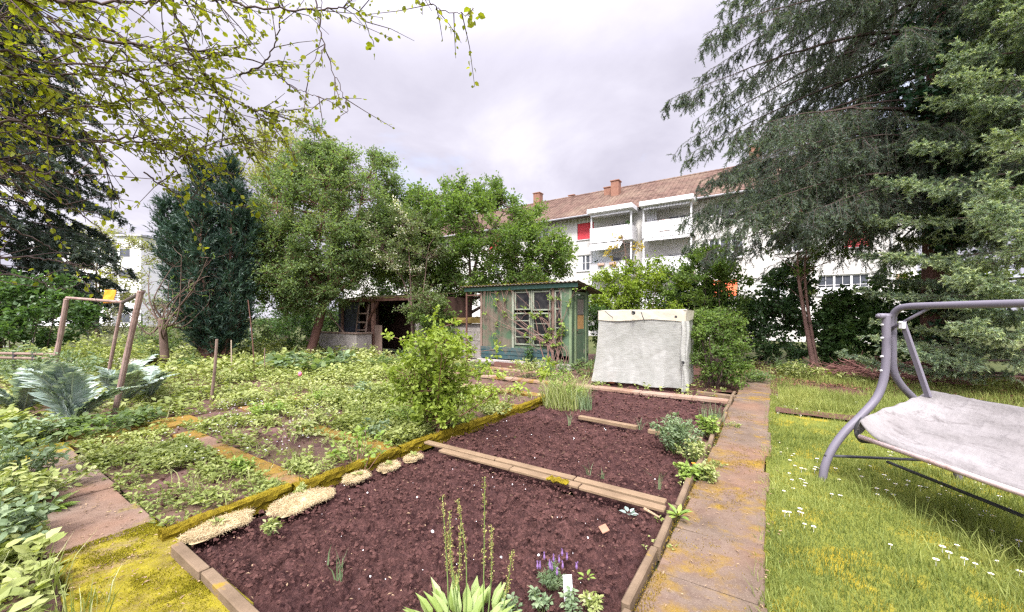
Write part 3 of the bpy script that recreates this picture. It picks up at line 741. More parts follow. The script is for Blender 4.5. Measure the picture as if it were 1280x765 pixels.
def casement(a, b, z0_, z1_, cols, rows, t, par, fm):
    g = G(); w = .045
    g.st(a, b, t - .03, t + .02, z0_, z0_ + w, .004); g.st(a, b, t - .03, t + .02, z1_ - w, z1_, .004)
    for x in (a, b - w): g.st(x, x + w, t - .032, t + .021, z0_, z1_, .004)
    for i in range(1, cols): x = a + (b - a) * i / cols; g.st(x - .018, x + .018, t - .026, t + .017, z0_ + w, z1_ - w, .003)
    for j in range(1, rows):
        z = z0_ + (z1_ - z0_) * j / rows; g.st(a + w, b - w, t - .027, t + .018, z - .016, z + .016, .003)
    f = build("window", g, fm, par)
    g = G(); g.st(a + w, b - w, t + .003, t + .008, z0_ + w, z1_ - w, .001); build("pane", g, M_glass2, f)
M_glass2 = Mt("old_window_glass"); M_glass2.bsdf(M_glass2.mix(M_glass2.ramp(M_glass2.noise(4, 5), [(.4, 0.0), (.75, 1.0)]), (0.010, 0.010, 0.012), (0.05, 0.048, 0.045)), 0.2, None, 0, 0.2); M_glass2 = M_glass2.m
casement(-6.58, -6.02, .62, 1.60, 1, 4, ft - .005, shed, M_frame); casement(-6.58, -6.02, 1.68, 2.24, 1, 1, ft - .005, shed, M_frame)
casement(-5.94, -5.34, .62, 1.60, 1, 3, ft - .005, shed, M_frame); casement(-5.94, -5.34, 1.66, 2.24, 1, 1, ft - .005, shed, M_frame)
casement(-5.21, -4.98, .62, 2.24, 1, 3, ft - .005, shed, M_frame)
g = G(); g.st(-6.0, -5.955, ft - .04, ft + .02, .6, 2.26, .004); build("mullion", g, M_frame, shed)
# dark lining so that the panes look into a room
# door on the right side
g = G(); s = sR + .0
g.st(s - .01, s + .03, 10.32, 10.40, .1, 2.2, .006); g.st(s - .01, s + .03, 11.06, 11.14, .1, 2.2, .006); g.st(s - .01, s + .03, 10.40, 11.06, 2.12, 2.2, .006)
build("door_frame", g, M_lgreen, shed)
g = G(); g.st(s - .012, s + .012, 10.41, 10.50, .14, 2.11, .004); g.st(s - .012, s + .012, 10.96, 11.05, .14, 2.11, .004)
for z0_, z1_ in ((.14, .26), (1.0, 1.1), (2.0, 2.11)): g.st(s - .013, s + .011, 10.50, 10.96, z0_, z1_, .004)
g.st(s - .008, s + .004, 10.5, 10.96, .26, 1.0, .003); g.st(s - .005, s + .005, 10.5, 10.96, 1.1, 1.12, .003)
door = build("door", g, M_green, shed)
g = G(); g.st(s - .006, s + .006, 10.505, 10.955, 1.12, 1.52, .002); build("door_panel", g, m_rough("ochre_panel", (.36, .21, .075), (.42, .26, .11)), door)
g = G(); g.st(s - .006, s + .006, 10.505, 10.955, 1.54, 1.99, .002); build("pane", g, m_rough("netted_glass", (.15, .13, .11), (.24, .21, .19), 30, .4, 90, .3), door)
g = G(); g.box(W(s + .03, 10.46, 1.08), VX, UX, ZX, .012, .03, .012, .003); build("handle", g, M_rust, door)
g = G(); g.st(-8.52, -4.45, ft - .13, ft - .09, 2.30, 2.42, .006); build("fascia", g, m_rough("dark_green_board", (.035, .085, .07), (.06, .12, .095), 4, .7, 40, .4), shed)
S, T = np.meshgrid(np.linspace(-8.62, -4.38, 330), np.linspace(9.86, 11.75, 12), indexing="ij")
Z = 2.455 - (T - 9.9) * .13 + .015 * np.sin(S * 2 * np.pi / .13) + .03 * (fbm(S * .8, T, 2, 3) - .5)
g = G(); g.grid(WA(S, T, Z)); g.grid(WA(S, T, Z - .012)); 
for j in (0, -1): g.grid(np.stack([WA(S[:, j], T[:, j], Z[:, j]), WA(S[:, j], T[:, j], Z[:, j] - .012)]))
rf = build("roof", g, M_roofm, shed)
m = 420; xx = rng.uniform(-8.6, -4.4, m); g = G(); tq = 9.86 + rng.random(m) ** 2 * .5
g.blades(WA(xx, tq, 2.455 - (tq - 9.9) * .13 + .02), rng.uniform(.015, .04, m), rng.uniform(.004, .012, m), rng.random(m), rng.random(m)); build("moss", g, M_mossb, rf)
g = G(); g.tube([W(-8.47, ft - .06, 0), W(-8.47, ft - .06, 2.32)], .032, 8); build("post", g, M_rust, shed)
g = G(); g.st(-8.5, sL, ft - .08, ft - .05, 2.16, 2.2, .004); build("rail", g, M_rust, shed)
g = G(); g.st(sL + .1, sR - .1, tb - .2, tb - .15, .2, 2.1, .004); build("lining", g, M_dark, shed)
plank(W(-7.9, 9.62, .10), W(-6.9, 9.60, .12), .16, .05, M_conc, "grey stone step lying before the left end of the green shed", None, "step")

# ================================================================ BLOCK WALL between the sheds
wl = thing("block_wall", "low concrete block wall with a mossy capping between the two sheds", "wall", W(-9.5, 10.8, 0))
g = G()
for r_ in range(4):
    x = -10.7 - (.2 if r_ % 2 else 0)
    while x < -8.1:
        g.st(max(x, -10.7) + .006, min(x + .5, -8.1) - .006, 10.72, 10.9, r_ * .31 + .004, r_ * .31 + .304, .012, rng.random()); x += .5
build("blocks", g, M_conc, wl)
S, T = np.meshgrid(np.linspace(-10.8, -8.0, 60), np.linspace(10.6, 11.05, 8), indexing="ij"); Z = 1.30 + .16 * fbm(S * 3, T * 3, 3, 5) + .08 * np.sin((T - 10.6) / .45 * np.pi)
g = G(); g.grid(WA(S, T, Z)); g.grid(WA(S, T, Z * 0 + 1.25)); g.grid(np.stack([WA(S[:, 0], T[:, 0], Z[:, 0]), WA(S[:, 0], T[:, 0], 1.25)])); build("mossy_capping", g, m_rough("brown_moss", (.10, .06, .02), (.16, .12, .03), 5, .95, 60, .8), wl)

# ================================================================ OLD OPEN SHED
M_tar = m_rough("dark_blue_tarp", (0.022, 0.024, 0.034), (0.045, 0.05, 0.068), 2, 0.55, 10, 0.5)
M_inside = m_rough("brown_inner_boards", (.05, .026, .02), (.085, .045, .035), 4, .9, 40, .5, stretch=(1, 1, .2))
old = thing("open_shed", "old brown open fronted shed with a mossy slab roof under the trees", "shed", W(-12.2, 11, 0))
g = G(); z_ = lambda t: 2.22 + (t - 9.6) * .10
S, T = np.meshgrid(np.linspace(-15.2, -9.8, 60), np.linspace(9.55, 12.1, 14), indexing="ij"); Z = z_(T) + .05 * (fbm(S * 1.5, T * 1.5, 3, 9) - .5)
g.grid(WA(S, T, Z)); g.grid(WA(S, T, Z - .05)); g.grid(np.stack([WA(S[:, 0], T[:, 0], Z[:, 0]), WA(S[:, 0], T[:, 0], Z[:, 0] - .05)]))
build("roof", g, m_rough("mossy_roof_boards", (.11, .065, .04), (.17, .10, .06), 3, .95, 40, .7, c=(.12, .13, .03), cscale=3, cth=(.45, .6)), old)
g = G(); g.st(-15.2, -9.8, 9.57, 9.62, 2.06, 2.165, .006); build("fascia", g, M_rust, old)
for s_, w_ in ((-12.9, .07), (-9.95, .06), (-14.9, .06)):
    g = G(); g.st(s_ - w_, s_ + w_, 9.66, 9.78, 0, 2.10, .008); build("post", g, m_rough("brown_post", (.16, .085, .06), (.23, .13, .10), 5, .85, 40, .5, stretch=(1, 1, .2)), old)
g = G(); g.beam(W(-12.5, 9.64, 2.05), W(-13.3, 9.60, 1.02), .09, .05); build("brace", g, M_rust, old)
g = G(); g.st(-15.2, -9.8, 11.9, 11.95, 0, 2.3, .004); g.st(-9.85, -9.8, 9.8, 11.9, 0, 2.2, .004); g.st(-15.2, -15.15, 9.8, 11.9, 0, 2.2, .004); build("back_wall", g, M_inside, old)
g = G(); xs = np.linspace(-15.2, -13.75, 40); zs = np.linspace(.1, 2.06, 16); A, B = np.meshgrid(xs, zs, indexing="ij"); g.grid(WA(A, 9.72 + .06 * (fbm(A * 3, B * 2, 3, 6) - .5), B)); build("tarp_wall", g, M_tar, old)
g = G(); 
for k in range(6): g.st(-13.72 + k * .13, -13.6 + k * .13, 9.95, 9.98, 0, 2.08, .004, rng.random())
build("plank_panel", g, M_inside, old)
g = G(); g.st(-12.82, -12.4, 9.70, 9.74, 0, 1.15, .006); build("lower_panel", g, M_wood, old)
g = G(); A, B = np.meshgrid(np.linspace(-10.9, -10.0, 16), np.linspace(.05, 1.25, 12), indexing="ij"); g.grid(WA(A, 9.9 + .12 * (fbm(A * 4, B * 3, 3, 2) - .5), B)); build("side_panel", g, M_conc, old)
lad = thing("ladder", "short wooden rack with three rungs leaning by the open shed post", "ladder", W(-13.4, 9.6, 0))
for x in (-13.72, -13.1): g = G(); g.beam(W(x, 9.5, .75), W(x, 9.66, 1.95), .06, .04); build("rail", g, M_wood, lad)
for z in (.95, 1.25, 1.6): g = G(); g.beam(W(-13.7, 9.55, z), W(-13.1, 9.55, z), .05, .06); build("rung", g, M_wood, lad)
bn = thing("compost_bin", "square grey concrete compost bin with a plank rim before the open shed", "compost bin", W(-14, 9.2, 0))
g = G(); z = .82
g.st(-15.2, -12.75, 8.85, 8.92, 0, z, .01); g.st(-15.2, -12.75, 9.46, 9.53, 0, z, .01); g.st(-15.2, -15.13, 8.922, 9.458, 0, z, .01); g.st(-12.82, -12.75, 8.922, 9.458, 0, z, .01); build("wall", g, M_conc, bn)
g = G(); g.st(-15.25, -12.7, 8.81, 8.96, z + .002, z + .07, .01); g.st(-12.86, -12.7, 8.962, 9.55, z + .002, z + .07, .01); build("rim", g, M_wood, bn)
g = G(); g.beam(at(404, 384, 15.4), at(432, 418, 14.8), .07, .03); tag(build("leaning_pole", g, M_wood, loc=at(418, 400, 15.1)), "thin pole slanting down to the compost bin in front of the dark tarp", "pole")

# ================================================================ PLASTIC COVERED FRAME
M_plast = Mt("clouded_plastic")
_n = M_plast.noise(4, 2, 0.5, (1, 1, .7)); _p = M_plast.bsdf(M_plast.mix(M_plast.ramp(M_plast.noise(2.2, 4), [(.35, 0.0), (.7, 1.0)]), (0.33, 0.335, 0.30), (0.42, 0.42, 0.385)), 0.38, M_plast.bump(M_plast.math("ADD", _n, M_plast.noise(11, 2, .5, (1, 1, 2.6))), 0.22, 0.03), 0, 0.4)
_t = M_plast.n("ShaderNodeBsdfTranslucent"); _t.inputs[0].default_value = (.7, .69, .66, 1)
_tr = M_plast.n("ShaderNodeBsdfTransparent"); _m1 = M_plast.n("ShaderNodeMixShader"); _m1.inputs[0].default_value = .25
_m2 = M_plast.n("ShaderNodeMixShader"); _m2.inputs[0].default_value = .07
M_plast.l(_p.outputs[0], _m1.inputs[1]); M_plast.l(_t.outputs[0], _m1.inputs[2]); M_plast.l(_m1.outputs[0], _m2.inputs[1]); M_plast.l(_tr.outputs[0], _m2.inputs[2]); M_plast.l(_m2.outputs[0], M_plast.out.inputs[0]); M_plast = M_plast.m
M_cream = m_rough("cream_tarpaulin", (.40, .365, .285), (.49, .455, .375), 3, .5, 25, .3, c=(.5, .42, .30), cscale=5, spec=.35)
M_blackp = m_rough("black_plastic", (.015, .017, .017), (.03, .03, .03), 5, .4, 50, .1)
M_pole = m_rough("pale_frame_wood", (.35, .27, .19), (.45, .36, .27), 4, .8, 40, .3)
gh = thing("tomato_house", "plastic sheeted tomato frame with cream top standing on bare soil", "plant shelter", W(-2.4, 8.9, 0))
a0, a1, b0, b1, hz = -3.24, -1.46, 8.42, 9.42, 1.60
for x in (a0 + .04, a1 - .04):
    for y in (b0 + .05, b1 - .05):
        g = G(); g.st(x - .022, x + .022, y - .022, y + .022, 0, hz - .03, .004); build("post", g, M_pole, gh)
g = G(); g.st(a0 + .07, a1 - .07, b0 + .03, b0 + .06, hz - .09, hz - .04, .004); g.st(a0 + .07, a1 - .07, b1 - .06, b1 - .03, hz - .09, hz - .04, .004); build("top_rail", g, M_pole, gh)
per = []   # perimeter of the sheet, with outward normals
for k in range(90): per.append((a0 + (a1 - a0) * k / 90, b0, 0, -1))
for k in range(50): per.append((a1, b0 + (b1 - b0) * k / 50, 1, 0))
for k in range(60): per.append((a1 - (a1 - a0) * k / 60, b1, 0, 1))
for k in range(50): per.append((a0, b1 - (b1 - b0) * k / 50, -1, 0))
per = np.array(per); arc = np.linspace(0, 7, len(per))
zr = np.linspace(0, 1, 44)
A, B = np.meshgrid(arc, zr, indexing="ij")
fold = .035 * (fbm(A * 3.1, B * 1.6, 3, 12) - .5) + .006 * np.sin(A * 26 + 9 * vn(B * 3, A, 3)) * (1 - B) ** 2 + .016 * (fbm(A * 2.2 + 2.6 * B, A * 5 - B * 16, 4, 18) - .5) + .008 * (fbm(A * 8 + B * 7, B * 9, 3, 14) - .5)
out = .02 + fold * (.35 + .65 * np.sin(np.pi * B) + .8 * (1 - B) ** 2) + .09 * (1 - B) ** 3 * (A < 2)
out = out - .035 * np.sin(np.pi * np.clip((A - .0) / 2.2, 0, 1)) * np.sin(np.pi * B)
z = (.03 + .05 * vn(A[:, :1] * 3, 0 * A[:, :1], 8)) + (hz - .05) * B
s_ = per[:, 0, None] + per[:, 2, None] * out; t_ = per[:, 1, None] + per[:, 3, None] * out
cl = A * 0; left_flare = np.exp(-((A - 0.0) / .25) ** 2) * (1 - B) ** 2 * .14
s_ = s_ - left_flare
g = G(); g.grid(WA(s_, t_, z), closed=False); build("plastic_sheet", g, M_plast, gh, smooth=True)
# cream top that hangs down a hand's width all round
A, B = np.meshgrid(arc, np.linspace(0, 1, 8), indexing="ij")
ov = .035 + .014 * (fbm(A * 5, B * 3, 3, 16) - .5)
hang = .20 + .02 * np.sin(A * 3) + .02 * vn(A * 5, A * 0, 2)
g = G(); g.grid(WA(per[:, 0, None] + per[:, 2, None] * ov, per[:, 1, None] + per[:, 3, None] * ov, hz + .02 - hang * B))
S, T = np.meshgrid(np.linspace(a0 - .035, a1 + .035, 30), np.linspace(b0 - .035, b1 + .035, 18), indexing="ij")
g.grid(WA(S, T, hz + .022 + .02 * np.sin(np.pi * (T - b0) / 1.0) + .02 * (fbm(S * 3, T * 3, 3, 4) - .5))); build("top_sheet", g, M_cream, gh, smooth=True)
g = G(); A, B = np.meshgrid(np.linspace(0, 1, 12), np.linspace(0, 1, 24), indexing="ij"); g.grid(WA(a1 - .04 + .13 * A + .02 * np.sin(B * 9), b0 - .075 - .03 * (1 - B) + .015 * np.sin(A * 9 + B * 5), .0 + (hz - .2) * B)); build("sheet_flap", g, M_plast, gh, smooth=True)
for (px, py, r_, Y) in ((792, 391, .045, 8.22), (845, 396, .028, 7.78), (854, 453, .033, 7.72)):
    c = at(px, py, Y); g = G(); ring = [c + r_ * .7 * (math.cos(q) * VX + math.sin(q) * ZX) - .02 * UX for q in np.linspace(0, 2 * np.pi, 17)]; g.tube(ring, r_ * .3, 6, False); g.tube([c - .01 * UX, c - .03 * UX], r_ * .4, 10); build("grommet", g, M_blackp, gh)
for (p1, p2) in (((757, 389), (767, 397)), ((802, 390), (806, 400))):
    g = G(); a = at(*p1, 8.5 if p1[0] < 780 else 8.15); b = at(*p2, 8.45 if p1[0] < 780 else 8.12); g.tube([a - .03 * UX, (a + b) / 2 - .06 * UX, b - .05 * UX, b - .05 * ZX - .05 * UX], .008, 6); build("strap_hook", g, M_blackp, gh)
# clay pot inside the frame, seen through the sheet
pot = thing("plant_pot", "terracotta pot with a dry stem behind the clouded plastic", "plant pot", W(-2.98, 8.52, 0))
g = G(); q = np.linspace(0, 2 * np.pi, 25)[:-1]; prof = [(.0, .01), (.075, .01), (.105, .2), (.12, .2), (.12, .24), (.105, .24), (.1, .2), (0, .2)]
P = np.array([[W(-2.98, 8.52, z) + r_ * np.array([math.cos(a), math.sin(a), 0]) for a in q] for r_, z in prof]); g.grid(P, closed=True); build("pot", g, m_rough("terracotta", (.42, .16, .09), (.5, .22, .13), 5, .8, 40, .2), pot)
g = G(); b = W(-2.98, 8.52, .2); 
for k in range(5):
    g = G(); e_ = b + np.array([rng.normal(0, .07), rng.normal(0, .05), rng.uniform(.3, .6)]); g.tube([b, (b + e_) / 2 + rng.normal(0, .02, 3), e_], [.006, .004, .002], 5); build("stem", g, M_wood, pot)

# ================================================================ GARDEN SWING
M_steel = Mt("grey_swing_steel"); M_steel.bsdf(M_steel.mix(M_steel.noise(6, 5), (0.115, 0.105, 0.13), (0.17, 0.155, 0.185)), 0.5, M_steel.bump(M_steel.noise(160, 4), 0.12, 0.004), 0.0, 0.4); M_steel = M_steel.m
M_rail = m_rough("faded_pink_rail", (.40, .30, .28), (.50, .40, .37), 5, .6, 60, .25, c=(.30, .19, .15), cscale=9)
M_black = m_rough("dark_bar", (.035, .035, .04), (.06, .06, .065), 5, .45, 60, .2)
def smooth_path(P, n=40):
    P = np.asarray(P, float); t = np.linspace(0, len(P) - 1, n); Q = np.zeros((n, 3))
    for i, x in enumerate(t):
        k = min(int(x), len(P) - 2); f = x - k
        p0, p1, p2, p3 = P[max(k - 1, 0)], P[k], P[k + 1], P[min(k + 2, len(P) - 1)]
        Q[i] = .5 * ((2 * p1) + (-p0 + p2) * f + (2 * p0 - 5 * p1 + 4 * p2 - p3) * f ** 2 + (-p0 + 3 * p1 - 3 * p2 + p3) * f ** 3)
    return Q
sw = thing("garden_swing", "grey tubular garden swing seat standing on the daisy lawn", "garden swing", (3.4, 2.6, 0))
fr = [(1028, 600), (1031, 583), (1040, 562), (1056, 540), (1078, 518), (1096, 497), (1105, 472), (1108, 440), (1108, 412), (1108, 393)]
bk = [(1116, 396), (1116, 430), (1117, 462), (1127, 482), (1150, 506), (1174, 536), (1190, 570), (1199, 605)]
Yn, Yf = 1.62, 3.60
front = np.array([at(x, y, Yf) for x, y in fr]); back = np.array([at(x, y, Yf + .02) for x, y in bk])
front[0, 2] = -.02; back[-1, 2] = -.02
for yy in (0, Yn - Yf):
    for P in (front, back):
        g = G(); g.tube(smooth_path(P + [0, yy, 0], 50), .033 if P is front else .03, 12); build("leg", g, M_steel, sw, smooth=True)
    g = G(); g.tube([front[1] + [0, yy, .10], back[-2] + [0, yy, -.05]], .013, 8); build("foot_brace", g, M_black, sw, smooth=True)
    g = G(); g.beam(at(1128, 403, 3.45) + [0, yy * .9, .01], at(1161, 497, 3.3) + [0, yy * .83, 0], .05, .022, .005, (1, 0, 0)); build("hanger_arm", g, M_steel, sw)
    g = G(); c = at(1103, 395, Yf) + [0, yy, 0]; g.tube([c - [.035, 0, 0], c + [.07, 0, 0]], .026, 10); g.tube([c + [-.05, 0, 0], c + [-.034, 0, 0]], .019, 10); build("end_cap", g, M_steel, sw, smooth=True)
    g = G(); c = at(1128, 407, 3.44) + [0, yy * .9, 0]; g.box(c, (1, 0, 0), (0, 1, 0), (0, 0, 1), .016, .022, .03, .006); g.tube([c + [-.03, 0, .03], c + [.03, 0, .03]], .008, 8); build("bracket", g, M_white, sw)
    for z in (1.42, 1.30, 1.13, 1.0):
        g = G(); g.tube([(front[-1][0] - .045 + (z - 1.5) * .02, Yf + yy, z), (front[-1][0] - .028, Yf + yy, z)], .009, 8); build("bolt", g, M_white, sw)
X0 = front[-1][0] + .06
g = G(); g.tube(smooth_path([(X0, 3.62, 1.38), (X0, 3.61, 1.47), (X0, 3.57, 1.545), (X0, 3.48, 1.582), (X0, 3.2, 1.587), (X0, 2.6, 1.587), (X0, 2.0, 1.587), (X0, 1.76, 1.582), (X0, 1.66, 1.545), (X0, 1.62, 1.47), (X0, 1.61, 1.38)], 80), .029, 12); build("top_bar", g, M_steel, sw, smooth=True)
g = G(); g.tube([(X0 - .02, Yf, 1.38), (X0 + .01, 3.30, 1.565)], .014, 8); build("corner_strut", g, M_steel, sw, smooth=True)
g = G(); g.tube([(X0 - .05, Yf, .16), (X0 - .1, Yn, .16)], .014, 8); build("long_brace", g, M_black, sw, smooth=True)
g = G(); g.tube([(3.0, 3.38, .46), (3.0, 2.4, .455), (3.02, 1.6, .46)], .02, 10); build("front_rail", g, M_rail, sw, smooth=True)
g = G(); g.tube(smooth_path([(3.03, 3.385, .615), (3.005, 3.42, .52), (3.04, 3.43, .425), (3.12, 3.42, .405), (3.5, 3.38, .40), (3.56, 3.34, .5), (3.58, 3.32, .84)], 40), .018, 10); build("seat_side_rail", g, M_black, sw, smooth=True)
g = G(); g.tube(smooth_path([(3.02, 1.6, .46), (3.12, 1.58, .41), (3.5, 1.6, .40), (3.58, 1.62, .84)], 30), .018, 10); build("seat_side_rail", g, M_black, sw, smooth=True)
g = G(); g.tube([(3.52, 3.38, .40), (3.52, 1.6, .40)], .018, 10); build("rear_rail", g, M_black, sw, smooth=True)
g = G(); g.tube([(3.58, 3.33, .84), (3.58, 1.62, .85)], .016, 10); build("back_rail", g, M_black, sw, smooth=True)
g = G(); A, B = np.meshgrid(np.linspace(0, 1, 12), np.linspace(0, 1, 30), indexing="ij"); g.grid(np.stack([3.03 + .5 * A, 3.36 - 1.74 * B, .445 - .06 * np.sin(np.pi * A)], -1)); build("seat_sling", g, M_black, sw, smooth=True)
# the cloth over the seat
M_fleece = Mt("weathered_fleece")
_a = M_fleece.noise(3.2, 7, .62, (1, .35, 1)); _b = M_fleece.noise(14, 6, .7, (1.2, .3, 1.2), .6, (2, 3, 1))
_c = M_fleece.mix(M_fleece.ramp(_a, [(.32, 0.0), (.68, 1.0)]), (0.18, 0.166, 0.158), (0.31, 0.292, 0.284)); _c = M_fleece.mix(M_fleece.ramp(_b, [(.52, 0.0), (.66, .85)]), _c, (0.15, 0.135, 0.13))
_p = M_fleece.bsdf(_c, .9, M_fleece.bump(M_fleece.math("ADD", _b, M_fleece.noise(30, 2, .5)), .5, .012), 0, .15)
_t = M_fleece.n("ShaderNodeBsdfTranslucent"); M_fleece.l(_c, _t.inputs[0]); _ms = M_fleece.n("ShaderNodeMixShader"); _ms.inputs[0].default_value = .15
M_fleece.l(_p.outputs[0], _ms.inputs[1]); M_fleece.l(_t.outputs[0], _ms.inputs[2]); M_fleece.l(_ms.outputs[0], M_fleece.out.inputs[0]); M_fleece = M_fleece.m
na, nb = 60, 140
A, B = np.meshgrid(np.linspace(-.02, 1.12, na), np.linspace(-.03, 1.02, nb), indexing="ij")
a_ = np.clip(A, 0, 1)
X = 3.0 + .56 * a_ + .05 * np.clip(A - 1, 0, 1); Y = 3.37 - 1.74 * B
X = X + .035 * np.exp(-((B + .03) / .1) ** 2) * (a_ - .2)
Z = .476 + .394 * a_ ** .85 - .055 * np.sin(np.pi * a_) * (1 - np.exp(-np.clip(B, 0, 1) / .08)) - .9 * np.clip(A - 1, 0, 1) - .6 * np.clip(-A, 0, 1)
Z = Z - .03 * np.exp(-((B + .03) / .035) ** 2) * (.3 + .7 * np.sin(np.pi * np.clip(a_, 0, 1)))
rd = fbm(A * 2.2 + B * 3.0, B * 7 - A * 1.5, 3, 25)
Z = Z + .022 * (fbm(A * 2 + B * 1.0, B * 3, 2, 5) - .47) + .022 * .4 * np.exp(-np.abs(rd - .47) / .05) + .007 * (fbm(A * 14, B * 9 + A * 5, 3, 7) - .47) + .004 * np.sin(A * 30 + 8 * vn(B * 5, A * 3, 6))
Z = np.maximum(Z, .474 - 1.0 * np.clip(-A, 0, 1)) + .135 * np.exp(-np.abs(B) / .055) * np.clip(1 - 1.25 * a_, 0, 1) - .07 * np.clip(-B / .03, 0, 1) * (1 + .5 * np.sin(A * 17))
g = G(); g.grid(np.stack([X, Y, Z], -1)); g.grid(np.stack([X + .0015, Y, Z - .003], -1))
tag(build("fleece_cover", g, M_fleece, loc=(3.3, 2.5, .6), smooth=True), "creased dirty white fleece draped over the garden swing seat", "cover")
# ================================================================ TREES
M_bark = m_rough("brown_bark", (0.085, 0.055, 0.042), (0.16, 0.11, 0.085), 5, 0.9, 40, 0.9, stretch=(1, 1, .25), bdist=.02)
M_rbark = m_rough("red_brown_bark", (0.11, 0.055, 0.04), (0.19, 0.10, 0.08), 5, 0.9, 40, 0.9, stretch=(1, 1, .25), bdist=.02)
M_twig = m_rough("dark_twig", (0.05, 0.033, 0.03), (0.10, 0.068, 0.06), 5, 0.85, 40, 0.4)
L_mid = m_leaf("leaf_mid_green", [(.095, .145, .062), (.155, .22, .095), (.24, .31, .14)], .55)
L_bright = m_leaf("leaf_bright_green", [(.075, .130, .035), (.135, .21, .055), (.22, .30, .085)], .55)
L_haw = m_leaf("leaf_hawthorn", [(.07, .105, .04), (.12, .16, .065), (.17, .21, .09)], .42)
L_pale = m_leaf("leaf_pale_yellow", [(.20, .22, .07), (.30, .31, .12), (.40, .40, .2)], .45)
L_lime = m_leaf("leaf_lime", [(.125, .145, .014), (.21, .235, .02), (.34, .345, .035)], .55)
L_dark = m_leaf("leaf_dark", [(.038, .08, .034), (.062, .12, .045), (.10, .17, .055)], .4, .4, .5)
L_hedge = m_leaf("leaf_hedge", [(.05, .10, .034), (.08, .15, .048), (.14, .22, .07)], .45, .45, .4)
L_yg = m_leaf("leaf_yellow_green", [(.11, .17, .02), (.19, .27, .03), (.29, .36, .05)], .42)
L_yew = m_leaf("yew_needle", [(.012, .034, .026), (.025, .055, .040), (.052, .090, .056)], .2, .5, .4)
L_spr = m_leaf("spruce_needle", [(.074, .074, .070), (.070, .094, .080), (.105, .145, .10), (.18, .21, .11)], .38, .5, .3)
L_blue = m_leaf("blue_spruce_needle", [(.10, .155, .12), (.17, .24, .18), (.28, .35, .22), (.42, .48, .24)], .38, .5, .35)
L_con = m_leaf("fir_needle", [(.030, .046, .042), (.05, .072, .058), (.085, .11, .07)], .25, .5, .3)
L_blos = m_leaf("blossom", [(.5, .48, .40), (.62, .60, .52), (.72, .70, .62)], .4)
L_ivy = m_leaf("ivy_leaf", [(.012, .034, .022), (.022, .058, .030), (.045, .095, .04)], .2, .32, .5)

def clumps(g, gw, Cn, rad, ntw, nlf, L, Wd, up=.3, out=None, outw=.6, kind=4, rb=None, tw=.004, hang=0.0, upn=.9):
    Cn = np.asarray(Cn, float); m = len(Cn); rad = np.broadcast_to(np.asarray(rad, float), (m,))
    B = np.repeat(Cn, ntw, 0); rr = np.repeat(rad, ntw)
    D = rng.normal(size=(m * ntw, 3)); D[:, 2] = D[:, 2] * .7 + up
    if out is not None: D = nrm(D) + outw * np.repeat(nrm(Cn - out), ntw, 0)
    D = nrm(D); Ln = rr * rng.uniform(.5, 1.1, m * ntw); E = B + D * Ln[:, None]
    E[:, 2] -= hang * Ln
    if gw is not None: gw.twigs(B, E, tw, tw * .4)
    k = rng.uniform(.12, 1.0, (m * ntw, nlf))
    P = B[:, None] + (E - B)[:, None] * k[..., None] + rng.normal(size=(m * ntw, nlf, 3)) * (.10 * rr)[:, None, None]
    Ld = nrm(D)[:, None] * .6 + rng.normal(size=P.shape) * .65; Ld[..., 2] -= .15
    N = rng.normal(size=P.shape) * .55; N[..., 2] += upn
    cr_ = rng.random(m) if rb is None else rb
    r = np.clip(np.repeat(cr_, ntw)[:, None] * .45 + rng.random((m * ntw, nlf)) * .55, 0, 1)
    g.leaves(P.reshape(-1, 3), Ld.reshape(-1, 3), N.reshape(-1, 3), (L * rng.uniform(.65, 1.25, P.shape[:2])).ravel(), (Wd * rng.uniform(.7, 1.2, P.shape[:2])).ravel(), r.ravel(), kind)

def ellip(n, c, r, seed, rough=.5, shell=.55, zmin=None):
    out = []; c = np.asarray(c, float); r = np.asarray(r, float)
    while len(out) < n:
        d = nrm(rng.normal(size=3)); k = rng.random() ** (1 / 3.0); k = shell + (1 - shell) * k if rng.random() < .75 else k
        az = math.atan2(d[1], d[0]); bump_ = 1 + rough * (fbm(az * 1.3 + 5, d[2] * 2.2 + 5, 3, seed) - .5) * 2 * .5
        p = c + d * r * k * bump_
        if zmin is not None and p[2] < zmin: continue
        out.append(p)
    return np.array(out)

def limb_tree(name, label, cat, base, fork, limbs, cents, leafmat, barkmat, r0, leafspec, group=None, out=None, extra=None, shoots=0):
    """trunk to fork, limbs to given points, and every leaf clump hung on the nearest limb point"""
    base = np.asarray(base, float); t = thing(name, label, cat, base, group)
    gw = G(); pts = []; prad = []
    tr = smooth_path([base, base + (np.asarray(fork) - base) * .5 + [rng.normal(0, .08), rng.normal(0, .08), 0], fork], 14)
    gw.tube(tr, np.linspace(r0, r0 * .72, 14), 9)
    for lm in limbs:
        a = np.asarray(fork, float) if rng.random() < .7 else tr[9]; b = np.asarray(lm, float); mid = a + (b - a) * .45 + rng.normal(0, .12, 3) * np.linalg.norm(b - a) * .5 + [0, 0, .1]
        P = smooth_path([a, mid, b], 14); rr = np.linspace(r0 * .45, r0 * .10, 14); gw.tube(P, rr, 6); pts.append(P[3:]); prad.append(rr[3:])
    pts = np.vstack(pts); prad = np.concatenate(prad)
    for c in cents:
        d = np.linalg.norm(pts - c, axis=1) + .4 * np.clip(pts[:, 2] - c[2], 0, 9); i = int(np.argmin(d)); a = pts[i]
        m_ = a + (c - a) * .5 + rng.normal(0, .07, 3) + [0, 0, .05]
        gw.tube([a, m_, c], [min(prad[i] * .6, .03), .016, .007], 4, False)
    g = G(); clumps(g, gw, cents, out=out, **leafspec)
    if extra is not None: extra(g)
    build("trunk", gw, barkmat, t, smooth=True); cr_ = build("crown", g, leafmat, t)
    return t, cr_

